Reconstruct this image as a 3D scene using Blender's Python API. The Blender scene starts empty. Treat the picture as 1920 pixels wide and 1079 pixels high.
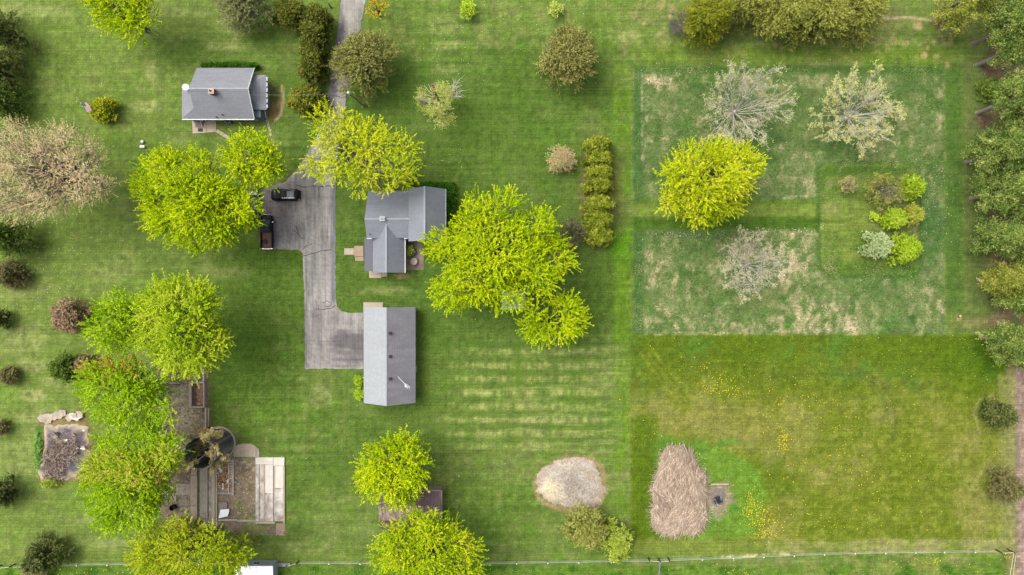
import bpy, bmesh, math
import numpy as np
from mathutils import Vector

# ------------------------------------------------------------------ camera, sky, sun, exposure
H = 115.2            # drone height in metres
S = 0.09             # metres per photo pixel on the ground
sc = bpy.context.scene
col = sc.collection
cam_d = bpy.data.cameras.new('camera'); cam_d.lens = 24; cam_d.sensor_width = 36
cam_d.sensor_fit = 'HORIZONTAL'; cam_d.clip_end = 6000; cam_d.clip_start = 1
cam = bpy.data.objects.new('camera', cam_d); cam.location = (0, 0, H); col.objects.link(cam)
sc.camera = cam

SUN_EL, SUN_AZ = math.radians(60), math.radians(-62)     # azimuth clockwise from +Y: light comes from the left and a little from the top
world = bpy.data.worlds.new('World'); sc.world = world; world.use_nodes = True
wn = world.node_tree.nodes; wl = world.node_tree.links
bg = wn['Background']; sky = wn.new('ShaderNodeTexSky'); sky.sky_type = 'NISHITA'; sky.sun_disc = False
sky.sun_elevation = SUN_EL; sky.sun_rotation = SUN_AZ
sky.air_density = 1.0; sky.dust_density = 6.0; sky.ozone_density = 0.6
hsv = wn.new('ShaderNodeHueSaturation'); hsv.inputs['Saturation'].default_value = 0.38   # thin overcast: a paler sky
wl.new(sky.outputs[0], hsv.inputs['Color']); wl.new(hsv.outputs[0], bg.inputs[0]); bg.inputs[1].default_value = 0.15
sl = bpy.data.lights.new('sun', 'SUN'); sl.energy = 0.75; sl.angle = math.radians(36); sl.color = (1.0, 0.96, 0.9)
so = bpy.data.objects.new('sun', sl); col.objects.link(so)
sdir = Vector((math.sin(SUN_AZ) * math.cos(SUN_EL), math.cos(SUN_AZ) * math.cos(SUN_EL), math.sin(SUN_EL)))
so.rotation_euler = sdir.to_track_quat('Z', 'Y').to_euler(); so.location = sdir * 200
vs = sc.view_settings; vs.view_transform = 'Standard'; vs.look = 'None'; vs.gamma = 1.0; vs.exposure = 1.44
vs.use_curve_mapping = False

# ------------------------------------------------------------------ helpers
GAIN = 2.6          # how much brighter a flat open surface shows than its albedo at this exposure
def lin(c):
    c = np.asarray(c, dtype=float) / 255.0
    return np.where(c <= 0.04045, c / 12.92, ((c + 0.055) / 1.055) ** 2.4)
def alb(c, g=None): return lin(c) / (g or GAIN)
def P(px, py, h=0.0):
    k = S * (1 - h / H)
    return Vector(((px - 960) * k, (539.5 - py) * k, h))
def rs(seed): return np.random.RandomState(seed)

ORG = {}
def root(name, label, cat, loc, group=None, kind=None):
    o = bpy.data.objects.new(name, None); col.objects.link(o); o.location = loc
    o.empty_display_size = 0.5; o['label'] = label; o['category'] = cat
    if group: o['group'] = group
    if kind: o['kind'] = kind
    ORG[o] = np.array(loc, dtype=float); return o
def tag(o, label, cat, group=None, kind=None):
    o['label'] = label
    if cat: o['category'] = cat
    if group: o['group'] = group
    if kind: o['kind'] = kind
    return o
def link(name, me, mat, parent=None, kind=None):
    o = bpy.data.objects.new(name, me); col.objects.link(o)
    if mat: me.materials.append(mat)
    if parent is not None: o.parent = parent; ORG[o] = ORG[parent]
    else: ORG[o] = np.zeros(3)
    if kind: o['kind'] = kind
    return o
def np_mesh(name, V, F, mat, parent=None, C=None, kind=None, smooth=False):
    """V (n,3) world coordinates, F (m,k) indices, C (n,3) linear colours"""
    V = np.asarray(V, dtype=np.float32); F = np.asarray(F, dtype=np.int32)
    if parent is not None: V = V - ORG[parent].astype(np.float32)
    me = bpy.data.meshes.new(name); n, (m, k) = len(V), F.shape
    me.vertices.add(n); me.vertices.foreach_set('co', V.ravel())
    me.loops.add(m * k); me.loops.foreach_set('vertex_index', F.ravel())
    me.polygons.add(m); me.polygons.foreach_set('loop_start', np.arange(0, m * k, k, dtype=np.int32))
    if smooth: me.polygons.foreach_set('use_smooth', np.ones(m, dtype=bool))
    if C is not None:
        a = me.color_attributes.new('Col', 'FLOAT_COLOR', 'POINT')
        a.data.foreach_set('color', np.concatenate([C, np.ones((n, 1))], 1).astype(np.float32).ravel())
    me.update(calc_edges=True)
    return link(name, me, mat, parent, kind)
class MB:
    """collects simple shapes (world coordinates) for one mesh"""
    def __init__(s): s.v = []; s.f = []
    def raw(s, v, f):
        b = len(s.v); s.v += [tuple(p) for p in v]; s.f += [tuple(i + b for i in q) for q in f]; return s
    def box(s, x0, y0, z0, x1, y1, z1):
        x0, x1 = min(x0, x1), max(x0, x1); y0, y1 = min(y0, y1), max(y0, y1)
        return s.raw([(x0,y0,z0),(x1,y0,z0),(x1,y1,z0),(x0,y1,z0),(x0,y0,z1),(x1,y0,z1),(x1,y1,z1),(x0,y1,z1)],
                     [(3,2,1,0),(4,5,6,7),(0,1,5,4),(1,2,6,5),(2,3,7,6),(3,0,4,7)])
    def prism(s, poly, z0, z1):
        n = len(poly); a = sum(poly[i][0]*poly[(i+1)%n][1]-poly[(i+1)%n][0]*poly[i][1] for i in range(n))
        if a < 0: poly = poly[::-1]
        v = [(p[0], p[1], z0) for p in poly] + [(p[0], p[1], z1) for p in poly]
        return s.raw(v, [tuple(range(n-1, -1, -1)), tuple(range(n, 2*n))] + [(i, (i+1)%n, (i+1)%n+n, i+n) for i in range(n)])
    def slab(s, q, t):
        """a sloping plate: four top corners counter-clockwise, thickness t downwards"""
        q = [Vector(p) for p in q]; n = len(q)
        v = q + [p - Vector((0, 0, t)) for p in q]
        return s.raw(v, [tuple(range(n)), tuple(range(2*n-1, n-1, -1))] + [(i, i+n, (i+1)%n+n, (i+1)%n) for i in range(n)])
    def tube(s, pts, rad, sides=8, cap=True):
        pts = [Vector(p) for p in pts]; n = len(pts)
        if not hasattr(rad, '__len__'): rad = [rad]*n
        v = []; f = []
        for i, p in enumerate(pts):
            d = (pts[min(i+1, n-1)] - pts[max(i-1, 0)]).normalized()
            u = d.cross(Vector((0.13, 0.27, 0.95)) if abs(d.z) < 0.9 else Vector((1, 0.1, 0))).normalized(); w = d.cross(u)
            for k in range(sides):
                a = 2*math.pi*k/sides; v.append(p + (u*math.cos(a) + w*math.sin(a))*rad[i])
        for i in range(n-1):
            for k in range(sides):
                k2 = (k+1) % sides; f.append((i*sides+k, i*sides+k2, (i+1)*sides+k2, (i+1)*sides+k))
        if cap: f += [tuple(range(sides-1, -1, -1)), tuple(range((n-1)*sides, n*sides))]
        return s.raw(v, f)
    def build(s, name, mat, parent=None, kind=None, bevel=0, smooth=False):
        me = bpy.data.meshes.new(name); o = ORG[parent] if parent is not None else np.zeros(3)
        me.from_pydata([(p[0]-o[0], p[1]-o[1], p[2]-o[2]) for p in s.v], [], s.f); me.update()
        if bevel:
            bm = bmesh.new(); bm.from_mesh(me)
            bmesh.ops.bevel(bm, geom=bm.edges[:], offset=bevel, segments=2, affect='EDGES', profile=0.5, clamp_overlap=True)
            bm.to_mesh(me); bm.free()
        if smooth:
            me.polygons.foreach_set('use_smooth', np.ones(len(me.polygons), dtype=bool))
        return link(name, me, mat, parent, kind)

# ------------------------------------------------------------------ materials
def mat(name, c, rough=0.8, amt=0.25, scale=3.0, metal=0.0, bump=0.0, spec=0.3, c2=None, stretch=None):
    m = bpy.data.materials.new(name); m.use_nodes = True; nt = m.node_tree; N = nt.nodes; L = nt.links
    b = N['Principled BSDF']; b.inputs['Roughness'].default_value = rough; b.inputs['Metallic'].default_value = metal
    b.inputs['Specular IOR Level'].default_value = spec
    tc = N.new('ShaderNodeTexCoord'); mp = N.new('ShaderNodeMapping'); L.new(tc.outputs['Object'], mp.inputs[0])
    if stretch: mp.inputs['Scale'].default_value = stretch
    nz = N.new('ShaderNodeTexNoise'); nz.inputs['Scale'].default_value = scale; nz.inputs['Detail'].default_value = 8
    nz.inputs['Roughness'].default_value = 0.65; L.new(mp.outputs[0], nz.inputs['Vector'])
    rp = N.new('ShaderNodeValToRGB'); c = np.asarray(c, float); lo = c*(1-amt); hi = c*(1+amt) if c2 is None else np.asarray(c2, float)
    rp.color_ramp.elements[0].position = 0.32; rp.color_ramp.elements[1].position = 0.68
    rp.color_ramp.elements[0].color = (*lo, 1); rp.color_ramp.elements[1].color = (*np.minimum(hi, 1), 1)
    L.new(nz.outputs['Fac'], rp.inputs[0]); L.new(rp.outputs[0], b.inputs['Base Color'])
    if bump:
        bp = N.new('ShaderNodeBump'); bp.inputs['Strength'].default_value = bump; bp.inputs['Distance'].default_value = 0.05
        L.new(nz.outputs['Fac'], bp.inputs['Height']); L.new(bp.outputs[0], b.inputs['Normal'])
    return m
def mat_attr(name, rough=0.75, trans=0.0, namt=0.0, nscale=4.0, bump=0.0, spec=0.2):
    """colour from the vertex colours of the thing itself, with fine grain"""
    m = bpy.data.materials.new(name); m.use_nodes = True; nt = m.node_tree; N = nt.nodes; L = nt.links
    b = N['Principled BSDF']; b.inputs['Roughness'].default_value = rough; b.inputs['Specular IOR Level'].default_value = spec
    at = N.new('ShaderNodeAttribute'); at.attribute_name = 'Col'; src = at.outputs['Color']
    if namt:
        tc = N.new('ShaderNodeTexCoord')
        nz = N.new('ShaderNodeTexNoise'); nz.inputs['Scale'].default_value = nscale; nz.inputs['Detail'].default_value = 6
        nz.inputs['Roughness'].default_value = 0.75; L.new(tc.outputs['Object'], nz.inputs['Vector'])
        mr = N.new('ShaderNodeMapRange'); mr.inputs['From Min'].default_value = 0.3; mr.inputs['From Max'].default_value = 0.7
        mr.inputs['To Min'].default_value = 1-namt; mr.inputs['To Max'].default_value = 1+namt
        L.new(nz.outputs['Fac'], mr.inputs['Value'])
        mx = N.new('ShaderNodeVectorMath'); mx.operation = 'SCALE'
        L.new(src, mx.inputs[0]); L.new(mr.outputs[0], mx.inputs['Scale']); src = mx.outputs[0]
        if bump:
            bp = N.new('ShaderNodeBump'); bp.inputs['Strength'].default_value = bump; bp.inputs['Distance'].default_value = 0.06
            L.new(nz.outputs['Fac'], bp.inputs['Height']); L.new(bp.outputs[0], b.inputs['Normal'])
    L.new(src, b.inputs['Base Color'])
    if trans:
        tr = N.new('ShaderNodeBsdfTranslucent'); L.new(src, tr.inputs['Color'])
        ms = N.new('ShaderNodeMixShader'); ms.inputs[0].default_value = trans
        L.new(b.outputs[0], ms.inputs[1]); L.new(tr.outputs[0], ms.inputs[2]); L.new(ms.outputs[0], N['Material Output'].inputs[0])
    return m
M = {}
M['leaf'] = mat_attr('leaf', 0.8, 0.34, spec=.06)
M['needle'] = mat_attr('needle', 0.9, 0.2, spec=.04)
M['ground'] = mat_attr('grass_ground', 0.95, 0, 0.22, 3.0, 0.7, 0.05)
def add_streaks(m, layers):
    """thin streaks and close grain multiplied into a material's colour"""
    nt = m.node_tree; N_ = nt.nodes; L_ = nt.links; bs = N_['Principled BSDF']; src = bs.inputs['Base Color'].links[0].from_socket; tcg = N_.new('ShaderNodeTexCoord')
    for scl, nscale, amt, lo, hi in layers:
        mp_ = N_.new('ShaderNodeMapping'); mp_.inputs['Scale'].default_value = scl; L_.new(tcg.outputs['Object'], mp_.inputs[0])
        nz_ = N_.new('ShaderNodeTexNoise'); nz_.inputs['Scale'].default_value = nscale; nz_.inputs['Detail'].default_value = 4; nz_.inputs['Roughness'].default_value = .7; L_.new(mp_.outputs[0], nz_.inputs['Vector'])
        mr_ = N_.new('ShaderNodeMapRange'); mr_.inputs['From Min'].default_value = lo; mr_.inputs['From Max'].default_value = hi; mr_.inputs['To Min'].default_value = 1-amt; mr_.inputs['To Max'].default_value = 1+amt; L_.new(nz_.outputs['Fac'], mr_.inputs['Value'])
        sc_ = N_.new('ShaderNodeVectorMath'); sc_.operation = 'SCALE'; L_.new(src, sc_.inputs[0]); L_.new(mr_.outputs[0], sc_.inputs['Scale']); src = sc_.outputs[0]
    L_.new(src, bs.inputs['Base Color'])
add_streaks(M['ground'], (((.045, 2.6, 1), 1.5, .14, .36, .64), ((2.8, .05, 1), 1.4, .07, .36, .64), ((1, 1, 1), 4.2, .24, .34, .66), ((1, 1, 1), 11, .34, .3, .7), ((1, 1, 1), 1.1, .12, .35, .65)))
M['asphalt'] = mat_attr('asphalt', 0.9, 0, 0.13, 3.0, 0.25, 0.2)
add_streaks(M['asphalt'], (((3.0, .12, 1), 1.6, .2, .34, .66), ((.15, 3.0, 1), 1.4, .08, .34, .66), ((1, 1, 1), .35, .1, .35, .65)))
M['earth'] = mat_attr('earth', 0.95, 0, 0.3, 3.0, 0.6, 0.1)
M['bark'] = mat('bark', alb((120, 110, 100)), 0.9, 0.35, 4, bump=0.5, stretch=(1, 1, .25))
M['bark_pale'] = mat('bark_pale', alb((158, 146, 138)), 0.9, 0.3, 4, bump=0.4, stretch=(1, 1, .25))
M['bark_bare'] = mat('bark_bare', alb((216, 210, 194), GAIN*.8), 0.9, 0.2, 4)
M['bark_dark'] = mat('bark_dark', alb((92, 80, 68)), 0.9, 0.3, 4)

# ------------------------------------------------------------------ noise on arrays
_T = rs(7).rand(256, 256)
def vnoise(x, y, seed=0):
    x = x + seed*37.3; y = y + seed*91.7
    xi = np.floor(x).astype(int); yi = np.floor(y).astype(int); fx = x-xi; fy = y-yi
    fx = fx*fx*(3-2*fx); fy = fy*fy*(3-2*fy); g = lambda a, b: _T[a & 255, b & 255]
    return (g(xi, yi)*(1-fx)+g(xi+1, yi)*fx)*(1-fy) + (g(xi, yi+1)*(1-fx)+g(xi+1, yi+1)*fx)*fy
def fbm(x, y, sx, sy=None, oct=4, seed=0):
    sy = sy or sx; t = 0; a = 1; n = 0
    for o in range(oct):
        t = t + a*vnoise(x/sx*2**o, y/sy*2**o, seed+o*3); n += a; a *= 0.55
    return t/n
def sstep(a, b, x):
    t = np.clip((x-a)/(b-a), 0, 1); return t*t*(3-2*t)
def in_poly(X, Y, poly):
    r = np.zeros(X.shape, bool); n = len(poly)
    for i in range(n):
        x1, y1 = poly[i]; x2, y2 = poly[(i+1) % n]
        if y1 == y2: continue
        c = ((y1 > Y) != (y2 > Y)) & (X < (x2-x1)*(Y-y1)/(y2-y1)+x1); r ^= c
    return r
def poly_dist(X, Y, poly):
    d = np.full(X.shape, 1e9); n = len(poly)
    for i in range(n):
        x1, y1 = poly[i]; x2, y2 = poly[(i+1) % n]; dx, dy = x2-x1, y2-y1
        t = np.clip(((X-x1)*dx+(Y-y1)*dy)/(dx*dx+dy*dy+1e-9), 0, 1)
        d = np.minimum(d, np.hypot(X-x1-t*dx, Y-y1-t*dy))
    return d
# ------------------------------------------------------------------ ground
def grid_lines(a, b, step):
    inner = np.arange(a, b+0.1, step)
    return np.concatenate([[a-16000, a-5000, a-1500, a-500, a-180, a-60, a-20], inner, [b+20, b+60, b+180, b+500, b+1500, b+5000, b+16000]])
gx = grid_lines(-54, 1974, 3.2); gy = grid_lines(-54, 1134, 3.2)
X, Y = np.meshgrid(gx, gy)
def paint(C, c, m): return C*(1-m[..., None]) + np.asarray(c, float)*m[..., None]
W1 = (fbm(X, Y, 40, oct=3, seed=40)-.5); W2 = (fbm(X, Y, 14, oct=3, seed=41)-.5)
def rect(x0, y0, x1, y1, s=3, wob=6):
    xx = X+W2*wob; yy = Y+np.roll(W2, 37, 1)*wob
    return sstep(-s, s, xx-x0)*sstep(-s, s, x1-xx)*sstep(-s, s, yy-y0)*sstep(-s, s, y1-yy)
def blob(cx, cy, rx, ry, s=0.5, wob=0.8):
    d = np.hypot((X-cx)/rx, (Y-cy)/ry) + W1*wob + W2*wob
    return 1-sstep(1-s, 1+s, d)
def polym(poly, s=3, wob=5):
    xx = X+W2*wob; yy = Y+np.roll(W2, 51, 0)*wob
    d = poly_dist(xx, yy, poly); return sstep(-s, s, np.where(in_poly(xx, yy, poly), d, -d))
def line(pts, w, s=1.5, wob=3):
    xx = X+W2*wob; yy = Y+np.roll(W2, 23, 0)*wob; d = np.full(X.shape, 1e9)
    for (x1, y1), (x2, y2) in zip(pts[:-1], pts[1:]):
        dx, dy = x2-x1, y2-y1; t = np.clip(((xx-x1)*dx+(yy-y1)*dy)/(dx*dx+dy*dy), 0, 1)
        d = np.minimum(d, np.hypot(xx-x1-t*dx, yy-y1-t*dy))
    return 1-sstep(w-s, w+s, d)
big = fbm(X, Y, 160, oct=4, seed=1); mid = fbm(X, Y, 42, oct=4, seed=2); fine = fbm(X, Y, 9, oct=3, seed=3)
hs = fbm(X, Y, 60, 5, oct=3, seed=4); vsn = fbm(X, Y, 5, 60, oct=3, seed=5); strawn = fbm(X, Y, 11, 14, oct=5, seed=6)
LAWN, DARK, LITE, STRAW = (107, 136, 56), (88, 121, 43), (141, 154, 92), (186, 178, 134)
C = np.zeros(X.shape+(3,)) + np.array(LAWN, float)
C = paint(C, DARK, sstep(.42, .7, big*.6+mid*.4)*.7)
C = paint(C, LITE, sstep(.48, .72, 1-(big*.35+mid*.4+fine*.25))*.75)
C = paint(C, (98, 142, 38), sstep(.6, .7, fbm(X, Y, 46, oct=4, seed=9))*.6)
C = paint(C, LITE, sstep(.52, .72, hs)*.34)
C = paint(C, DARK, sstep(.52, .72, 1-hs)*.22)
C = paint(C, LITE, sstep(.55, .72, vsn)*.22)
C = paint(C, (150, 148, 96), sstep(.56, .7, fbm(X, Y, 26, oct=5, seed=17))*.45)
# mowing passes: broad, low-contrast bands
C = C*(1+0.035*np.sin(Y*2*math.pi/26+W1*2)[..., None])*(1+0.02*np.sin(X*2*math.pi/31+W1*2)[..., None])
C = paint(C, (122, 149, 64), np.clip((1-sstep(150, 620, X+W1*120))*.55 + (1-sstep(20, 120, Y+W1*60))*.3, 0, .7))
C = paint(C, (98, 130, 48), rect(380, 480, 1180, 1060, 60, 40)*.35)
C = paint(C, (84, 118, 41), rect(560, 100, 1165, 660, 60, 60)*.5)
# darker green lawn: lush grass, with shade beside trees painted into the colour
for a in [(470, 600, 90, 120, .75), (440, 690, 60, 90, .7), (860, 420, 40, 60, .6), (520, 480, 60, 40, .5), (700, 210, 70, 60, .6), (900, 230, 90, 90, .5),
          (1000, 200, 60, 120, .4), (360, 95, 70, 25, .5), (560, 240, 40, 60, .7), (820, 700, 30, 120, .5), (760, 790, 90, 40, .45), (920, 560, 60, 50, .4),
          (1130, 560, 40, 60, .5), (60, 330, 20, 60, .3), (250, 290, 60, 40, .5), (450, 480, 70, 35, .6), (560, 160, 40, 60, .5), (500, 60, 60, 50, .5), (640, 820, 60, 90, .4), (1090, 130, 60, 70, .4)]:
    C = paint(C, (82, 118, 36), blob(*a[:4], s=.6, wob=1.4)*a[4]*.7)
# pale, thin patches
for a in [(60, 690, 34, 14, .8), (62, 742, 30, 12, .7), (110, 715, 45, 10, .5), (40, 640, 40, 30, .45), (70, 780, 50, 14, .55), (35, 625, 12, 9, .7), (30, 540, 60, 30, .3), (275, 200, 24, 10, .6), (285, 135, 12, 18, .4), (430, 85, 40, 12, .5),
          (835, 50, 30, 15, .45), (840, 85, 22, 8, .5), (840, 130, 30, 8, .4), (420, 510, 50, 12, .4), (215, 975, 60, 20, .55), (200, 1020, 40, 14, .4), (60, 860, 60, 60, .3), (50, 20, 90, 14, .5), (330, 22, 60, 8, .45), (1170, 70, 30, 12, .5), (720, 545, 40, 8, .5),
          (560, 1030, 60, 10, .4), (600, 745, 30, 22, .5), (220, 500, 40, 25, .3)]:
    C = paint(C, (172, 176, 118), blob(*a[:4])*a[4]*sstep(.3, .65, hs*.5+fine*.5+.1))
# the striped mown patch right of the garage
st = np.clip(.5+.9*np.sin((Y-654)*2*math.pi/25.5+W2*.35), 0, 1)
zone = rect(840, 640, 1130, 840, 22, 10)*.8 + rect(880, 655, 1075, 830, 25, 10)*.35
C = paint(C, (176, 178, 112), np.clip(zone, 0, 1)*st*sstep(.34, .7, vsn*.45+mid*.25+fine*.3)*.72)
C = paint(C, (94, 128, 46), np.clip(zone, 0, 1)*(1-st)*.4)
C = paint(C, (160, 168, 100), rect(930, 630, 1180, 900, 40)*sstep(.5, .75, hs)*.45)
# bright strip beside the boundary line
C = paint(C, (108, 152, 30), rect(1150, 120, 1181, 1015, 10)*.6*sstep(.3, .6, mid))
C = paint(C, (98, 160, 24), blob(1163, 450, 18, 30)*.8+blob(1172, 340, 8, 22)*.6)
C = paint(C, (130, 132, 76), rect(1152, 300, 1172, 440, 5)*.55)
# top right lawn strip
C = paint(C, (176, 160, 116), rect(1190, 0, 1290, 70, 20)*sstep(.58, .68, strawn)*.8)
C = paint(C, (172, 158, 112), rect(1330, 60, 1790, 110, 12)*sstep(.56, .68, strawn)*.75)
C = paint(C, (128, 128, 80), rect(1280, 10, 1700, 70, 20)*.6)
C = paint(C, (190, 170, 140), line([(1640, 36), (1700, 33), (1745, 38)], 2.5)*.9)
C = paint(C, (112, 142, 40), rect(1187, 88, 1800, 118, 6)*.45)
# ---- rough grass paddock
T = rect(1187, 124, 1772, 628, 2.5, 7)
t_c = paint(np.zeros_like(C)+np.array((110, 134, 76.)), (90, 121, 60), sstep(.42, .68, mid))
t_c = paint(t_c, (146, 156, 104), sstep(.5, .7, fbm(X, Y, 30, oct=4, seed=11))*.7)
t_c = paint(t_c, (86, 136, 50), sstep(.62, .74, fbm(X, Y, 45, oct=3, seed=14))*.55)
t_c = paint(t_c, (186, 174, 136), sstep(.56, .70, strawn)*sstep(.36, .6, fbm(X, Y, 90, oct=3, seed=12))*.7)
for a in [(1225, 150, 30, 22, .9), (1235, 135, 60, 12, .7), (1300, 150, 50, 22, .6), (1465, 150, 60, 14, .6), (1615, 150, 35, 18, .9), (1640, 165, 12, 14, .9), (1520, 348, 12, 14, .9), (1470, 465, 60, 40, .85), (1490, 500, 40, 34, .8), (1415, 470, 50, 30, .6),
          (1217, 505, 14, 30, 1.), (1240, 500, 40, 40, .6), (1213, 620, 14, 14, .8), (1560, 590, 80, 50, .7), (1480, 610, 90, 25, .7), (1750, 560, 20, 40, .7), (1770, 575, 12, 12, .9), (1740, 480, 20, 50, .5), (1290, 590, 60, 30, .5), (1420, 340, 60, 20, .5), (1240, 600, 60, 30, .5)]:
    t_c = paint(t_c, (204, 188, 152), blob(*a[:4], s=.6, wob=1.2)*a[4]*sstep(.4, .62, strawn))
t_c = paint(t_c, (78, 118, 58), rect(1187, 122, 1207, 628, 4)*.8)
t_c = paint(t_c, (80, 118, 48), rect(1187, 122, 1790, 138, 5)*.8)
t_c = paint(t_c, (200, 188, 148), (line([(1210, 627), (1300, 626), (1420, 627)], 2)+line([(1440, 622), (1560, 618)], 2)+line([(1545, 309), (1610, 307)], 2)+line([(1470, 372), (1530, 366)], 2)+line([(1205, 300), (1203, 140)], 2)+line([(1725, 410), (1728, 380)], 2))*sstep(.35, .55, fine)*.8)
t_c = paint(t_c, (70, 114, 54), blob(1740, 430, 34, 70)*.7)
C = C*(1-T[..., None]) + t_c*T[..., None]
# mown strip and mown orchard square inside the paddock
strip = rect(1187, 376, 1545, 430, 4, 5)
C = paint(C, (124, 148, 60), strip); C = paint(C, (74, 112, 32), rect(1187, 407, 1545, 431, 5)*.85)
C = paint(C, (76, 118, 34), rect(1187, 376, 1545, 384, 4)*.6)
C = paint(C, (66, 108, 40), polym([(1542, 304), (1704, 301), (1728, 314), (1730, 504), (1714, 520), (1552, 522), (1533, 504), (1531, 314)], 4, 5)*rect(1525, 290, 1740, 530, 3)*.75)
orch = polym([(1545, 309), (1700, 306), (1722, 318), (1724, 500), (1710, 514), (1556, 516), (1539, 500), (1537, 318)], 3, 4)
oc = paint(np.zeros_like(C)+np.array((122, 144, 62.)), (142, 152, 86), sstep(.45, .7, mid)*.7)
oc = paint(oc, (92, 128, 36), sstep(.5, .72, hs)*.6); oc = paint(oc, (74, 112, 32), rect(1545, 312, 1700, 330, 6)*.7+rect(1545, 494, 1720, 514, 6)*.6+rect(1539, 320, 1549, 380, 4)*.5)
oc = paint(oc, (128, 136, 90), blob(1690, 400, 40, 60)*.5); oc = paint(oc, (158, 142, 108), rect(1712, 390, 1720, 455, 3)*.7)
C = C*(1-orch[..., None]) + oc*orch[..., None]
# strips left of the pines
C = paint(C, (78, 116, 44), rect(1772, 118, 1806, 612, 7)*.7); C = paint(C, (86, 124, 50), rect(1776, 130, 1792, 300, 5)*.5)
C = paint(C, (104, 124, 62), rect(1806, 110, 1850, 600, 8)*.8)
C = paint(C, (132, 134, 84), rect(1806, 120, 1840, 280, 10)*.4*sstep(.4, .6, mid))
C = paint(C, (140, 136, 86), rect(1780, 596, 1880, 614, 5)*.85); C = paint(C, (112, 134, 56), blob(1790, 598, 16, 14)*.8)
C = paint(C, (146, 118, 98), rect(1856, -60, 2100, 700, 14, 20)*.85); C = paint(C, (92, 112, 58), rect(1850, -60, 2100, 700, 14)*sstep(.5, .62, mid)*.8)
C = paint(C, (188, 164, 120), (blob(1733, 104, 6, 6)+blob(1756, 106, 6, 4)+blob(1776, 122, 5, 7)+blob(1798, 597, 4, 4)+blob(1722, 50, 8, 7)+blob(1740, 90, 4, 5))*.85)
# ---- lower right meadow
B = rect(1182, 628, 1888, 1016, 2.5, 5)
b_c = paint(np.zeros_like(C)+np.array((124, 136, 44.)), (148, 148, 78), sstep(.42, .66, mid)*.8)
b_c = paint(b_c, (104, 128, 22), sstep(.5, .68, big)*.7)
b_c = paint(b_c, (150, 150, 82), sstep(.55, .7, fine)*.35)
up = 1-sstep(650, 790, Y+W1*90-(X-1182)*.02)
b_c = paint(b_c, (86, 116, 18), up*.8); b_c = paint(b_c, (84, 128, 38), up*sstep(.55, .7, mid)*.7)
b_c = paint(b_c, (84, 120, 10), blob(1810, 690, 60, 60)*.5); b_c = paint(b_c, (70, 108, 14), blob(1860, 650, 30, 60)*.6)
b_c = paint(b_c, (74, 112, 8), (rect(1182, 780, 1235, 1012, 12)+blob(1440, 900, 60, 40)*.6)*.7)
b_c = paint(b_c, (140, 140, 70), blob(1380, 800, 110, 40)*.6)
b_c = paint(b_c, (106, 152, 48), polym([(1235, 815), (1330, 828), (1380, 850), (1420, 885), (1435, 920), (1425, 1000), (1380, 1012), (1240, 1010), (1215, 980), (1228, 900)], 10, 20)*.9)
b_c = paint(b_c, (76, 132, 40), sstep(.55, .7, mid)*rect(1230, 820, 1430, 1010, 15)*.6)
for k in range(3):
    b_c = paint(b_c, (140, 152, 52), line([(1200+k*14, 660+k*2), (1262+k*16, 745), (1300+k*19, 775+k*6)], 2.2, 2)*.6)
b_c = paint(b_c, (88, 98, 58), (line([(1440, 708), (1540, 704), (1610, 705), (1640, 720), (1660, 750), (1668, 800)], 2.8, 2)+line([(1560, 691), (1610, 694), (1645, 710), (1672, 745), (1680, 800), (1672, 830)], 2.8, 2))*.42)
b_c = paint(b_c, (164, 164, 104), (line([(1838, 812), (1826, 775), (1838, 750), (1862, 742)], 3)+line([(1845, 935), (1830, 905), (1845, 878), (1880, 872)], 3))*.6)
b_c = paint(b_c, (142, 150, 80), rect(1872, 700, 1900, 1016, 3)*.8)
C = C*(1-B[..., None]) + b_c*B[..., None]
# lane above the fence, verge below it
C = paint(C, (122, 142, 56), rect(1182, 1016, 1902, 1040, 3)); C = paint(C, (158, 158, 100), rect(1440, 1010, 1902, 1038, 5)*sstep(.3, .6, mid)*.8)
C = paint(C, (116, 140, 54), rect(-60, 1030, 900, 1055, 8)*.4)
C = paint(C, (98, 138, 38), rect(-60, 1062, 1898, 2500, 3)*.75); C = paint(C, (62, 112, 20), rect(-60, 1062, 1898, 2500, 3)*sstep(.52, .66, fbm(X, Y, 22, oct=3, seed=21))*.8)
C = paint(C, (136, 146, 74), rect(1480, 1050, 1898, 2500, 6)*sstep(.4, .6, mid)*.7)
C = paint(C, (222, 208, 168), line([(1355, 1045), (1420, 1042), (1480, 1040)], 2.2, 1.5, 5)*sstep(.4, .55, fine))
C = paint(C, (150, 148, 92), rect(1888, 690, 1904, 2500, 4)*.9)
# ploughed field
rows = .5+.5*np.sin(X*2*math.pi/8.4+W2)
fld = rect(1905, 690, 9e9, 9e9, 3, 7)
C = paint(C, (166, 144, 134), fld); C = paint(C, (138, 116, 108), fld*rows*.5); C = paint(C, (186, 166, 150), fld*sstep(.5, .7, fine)*.6)
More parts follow.
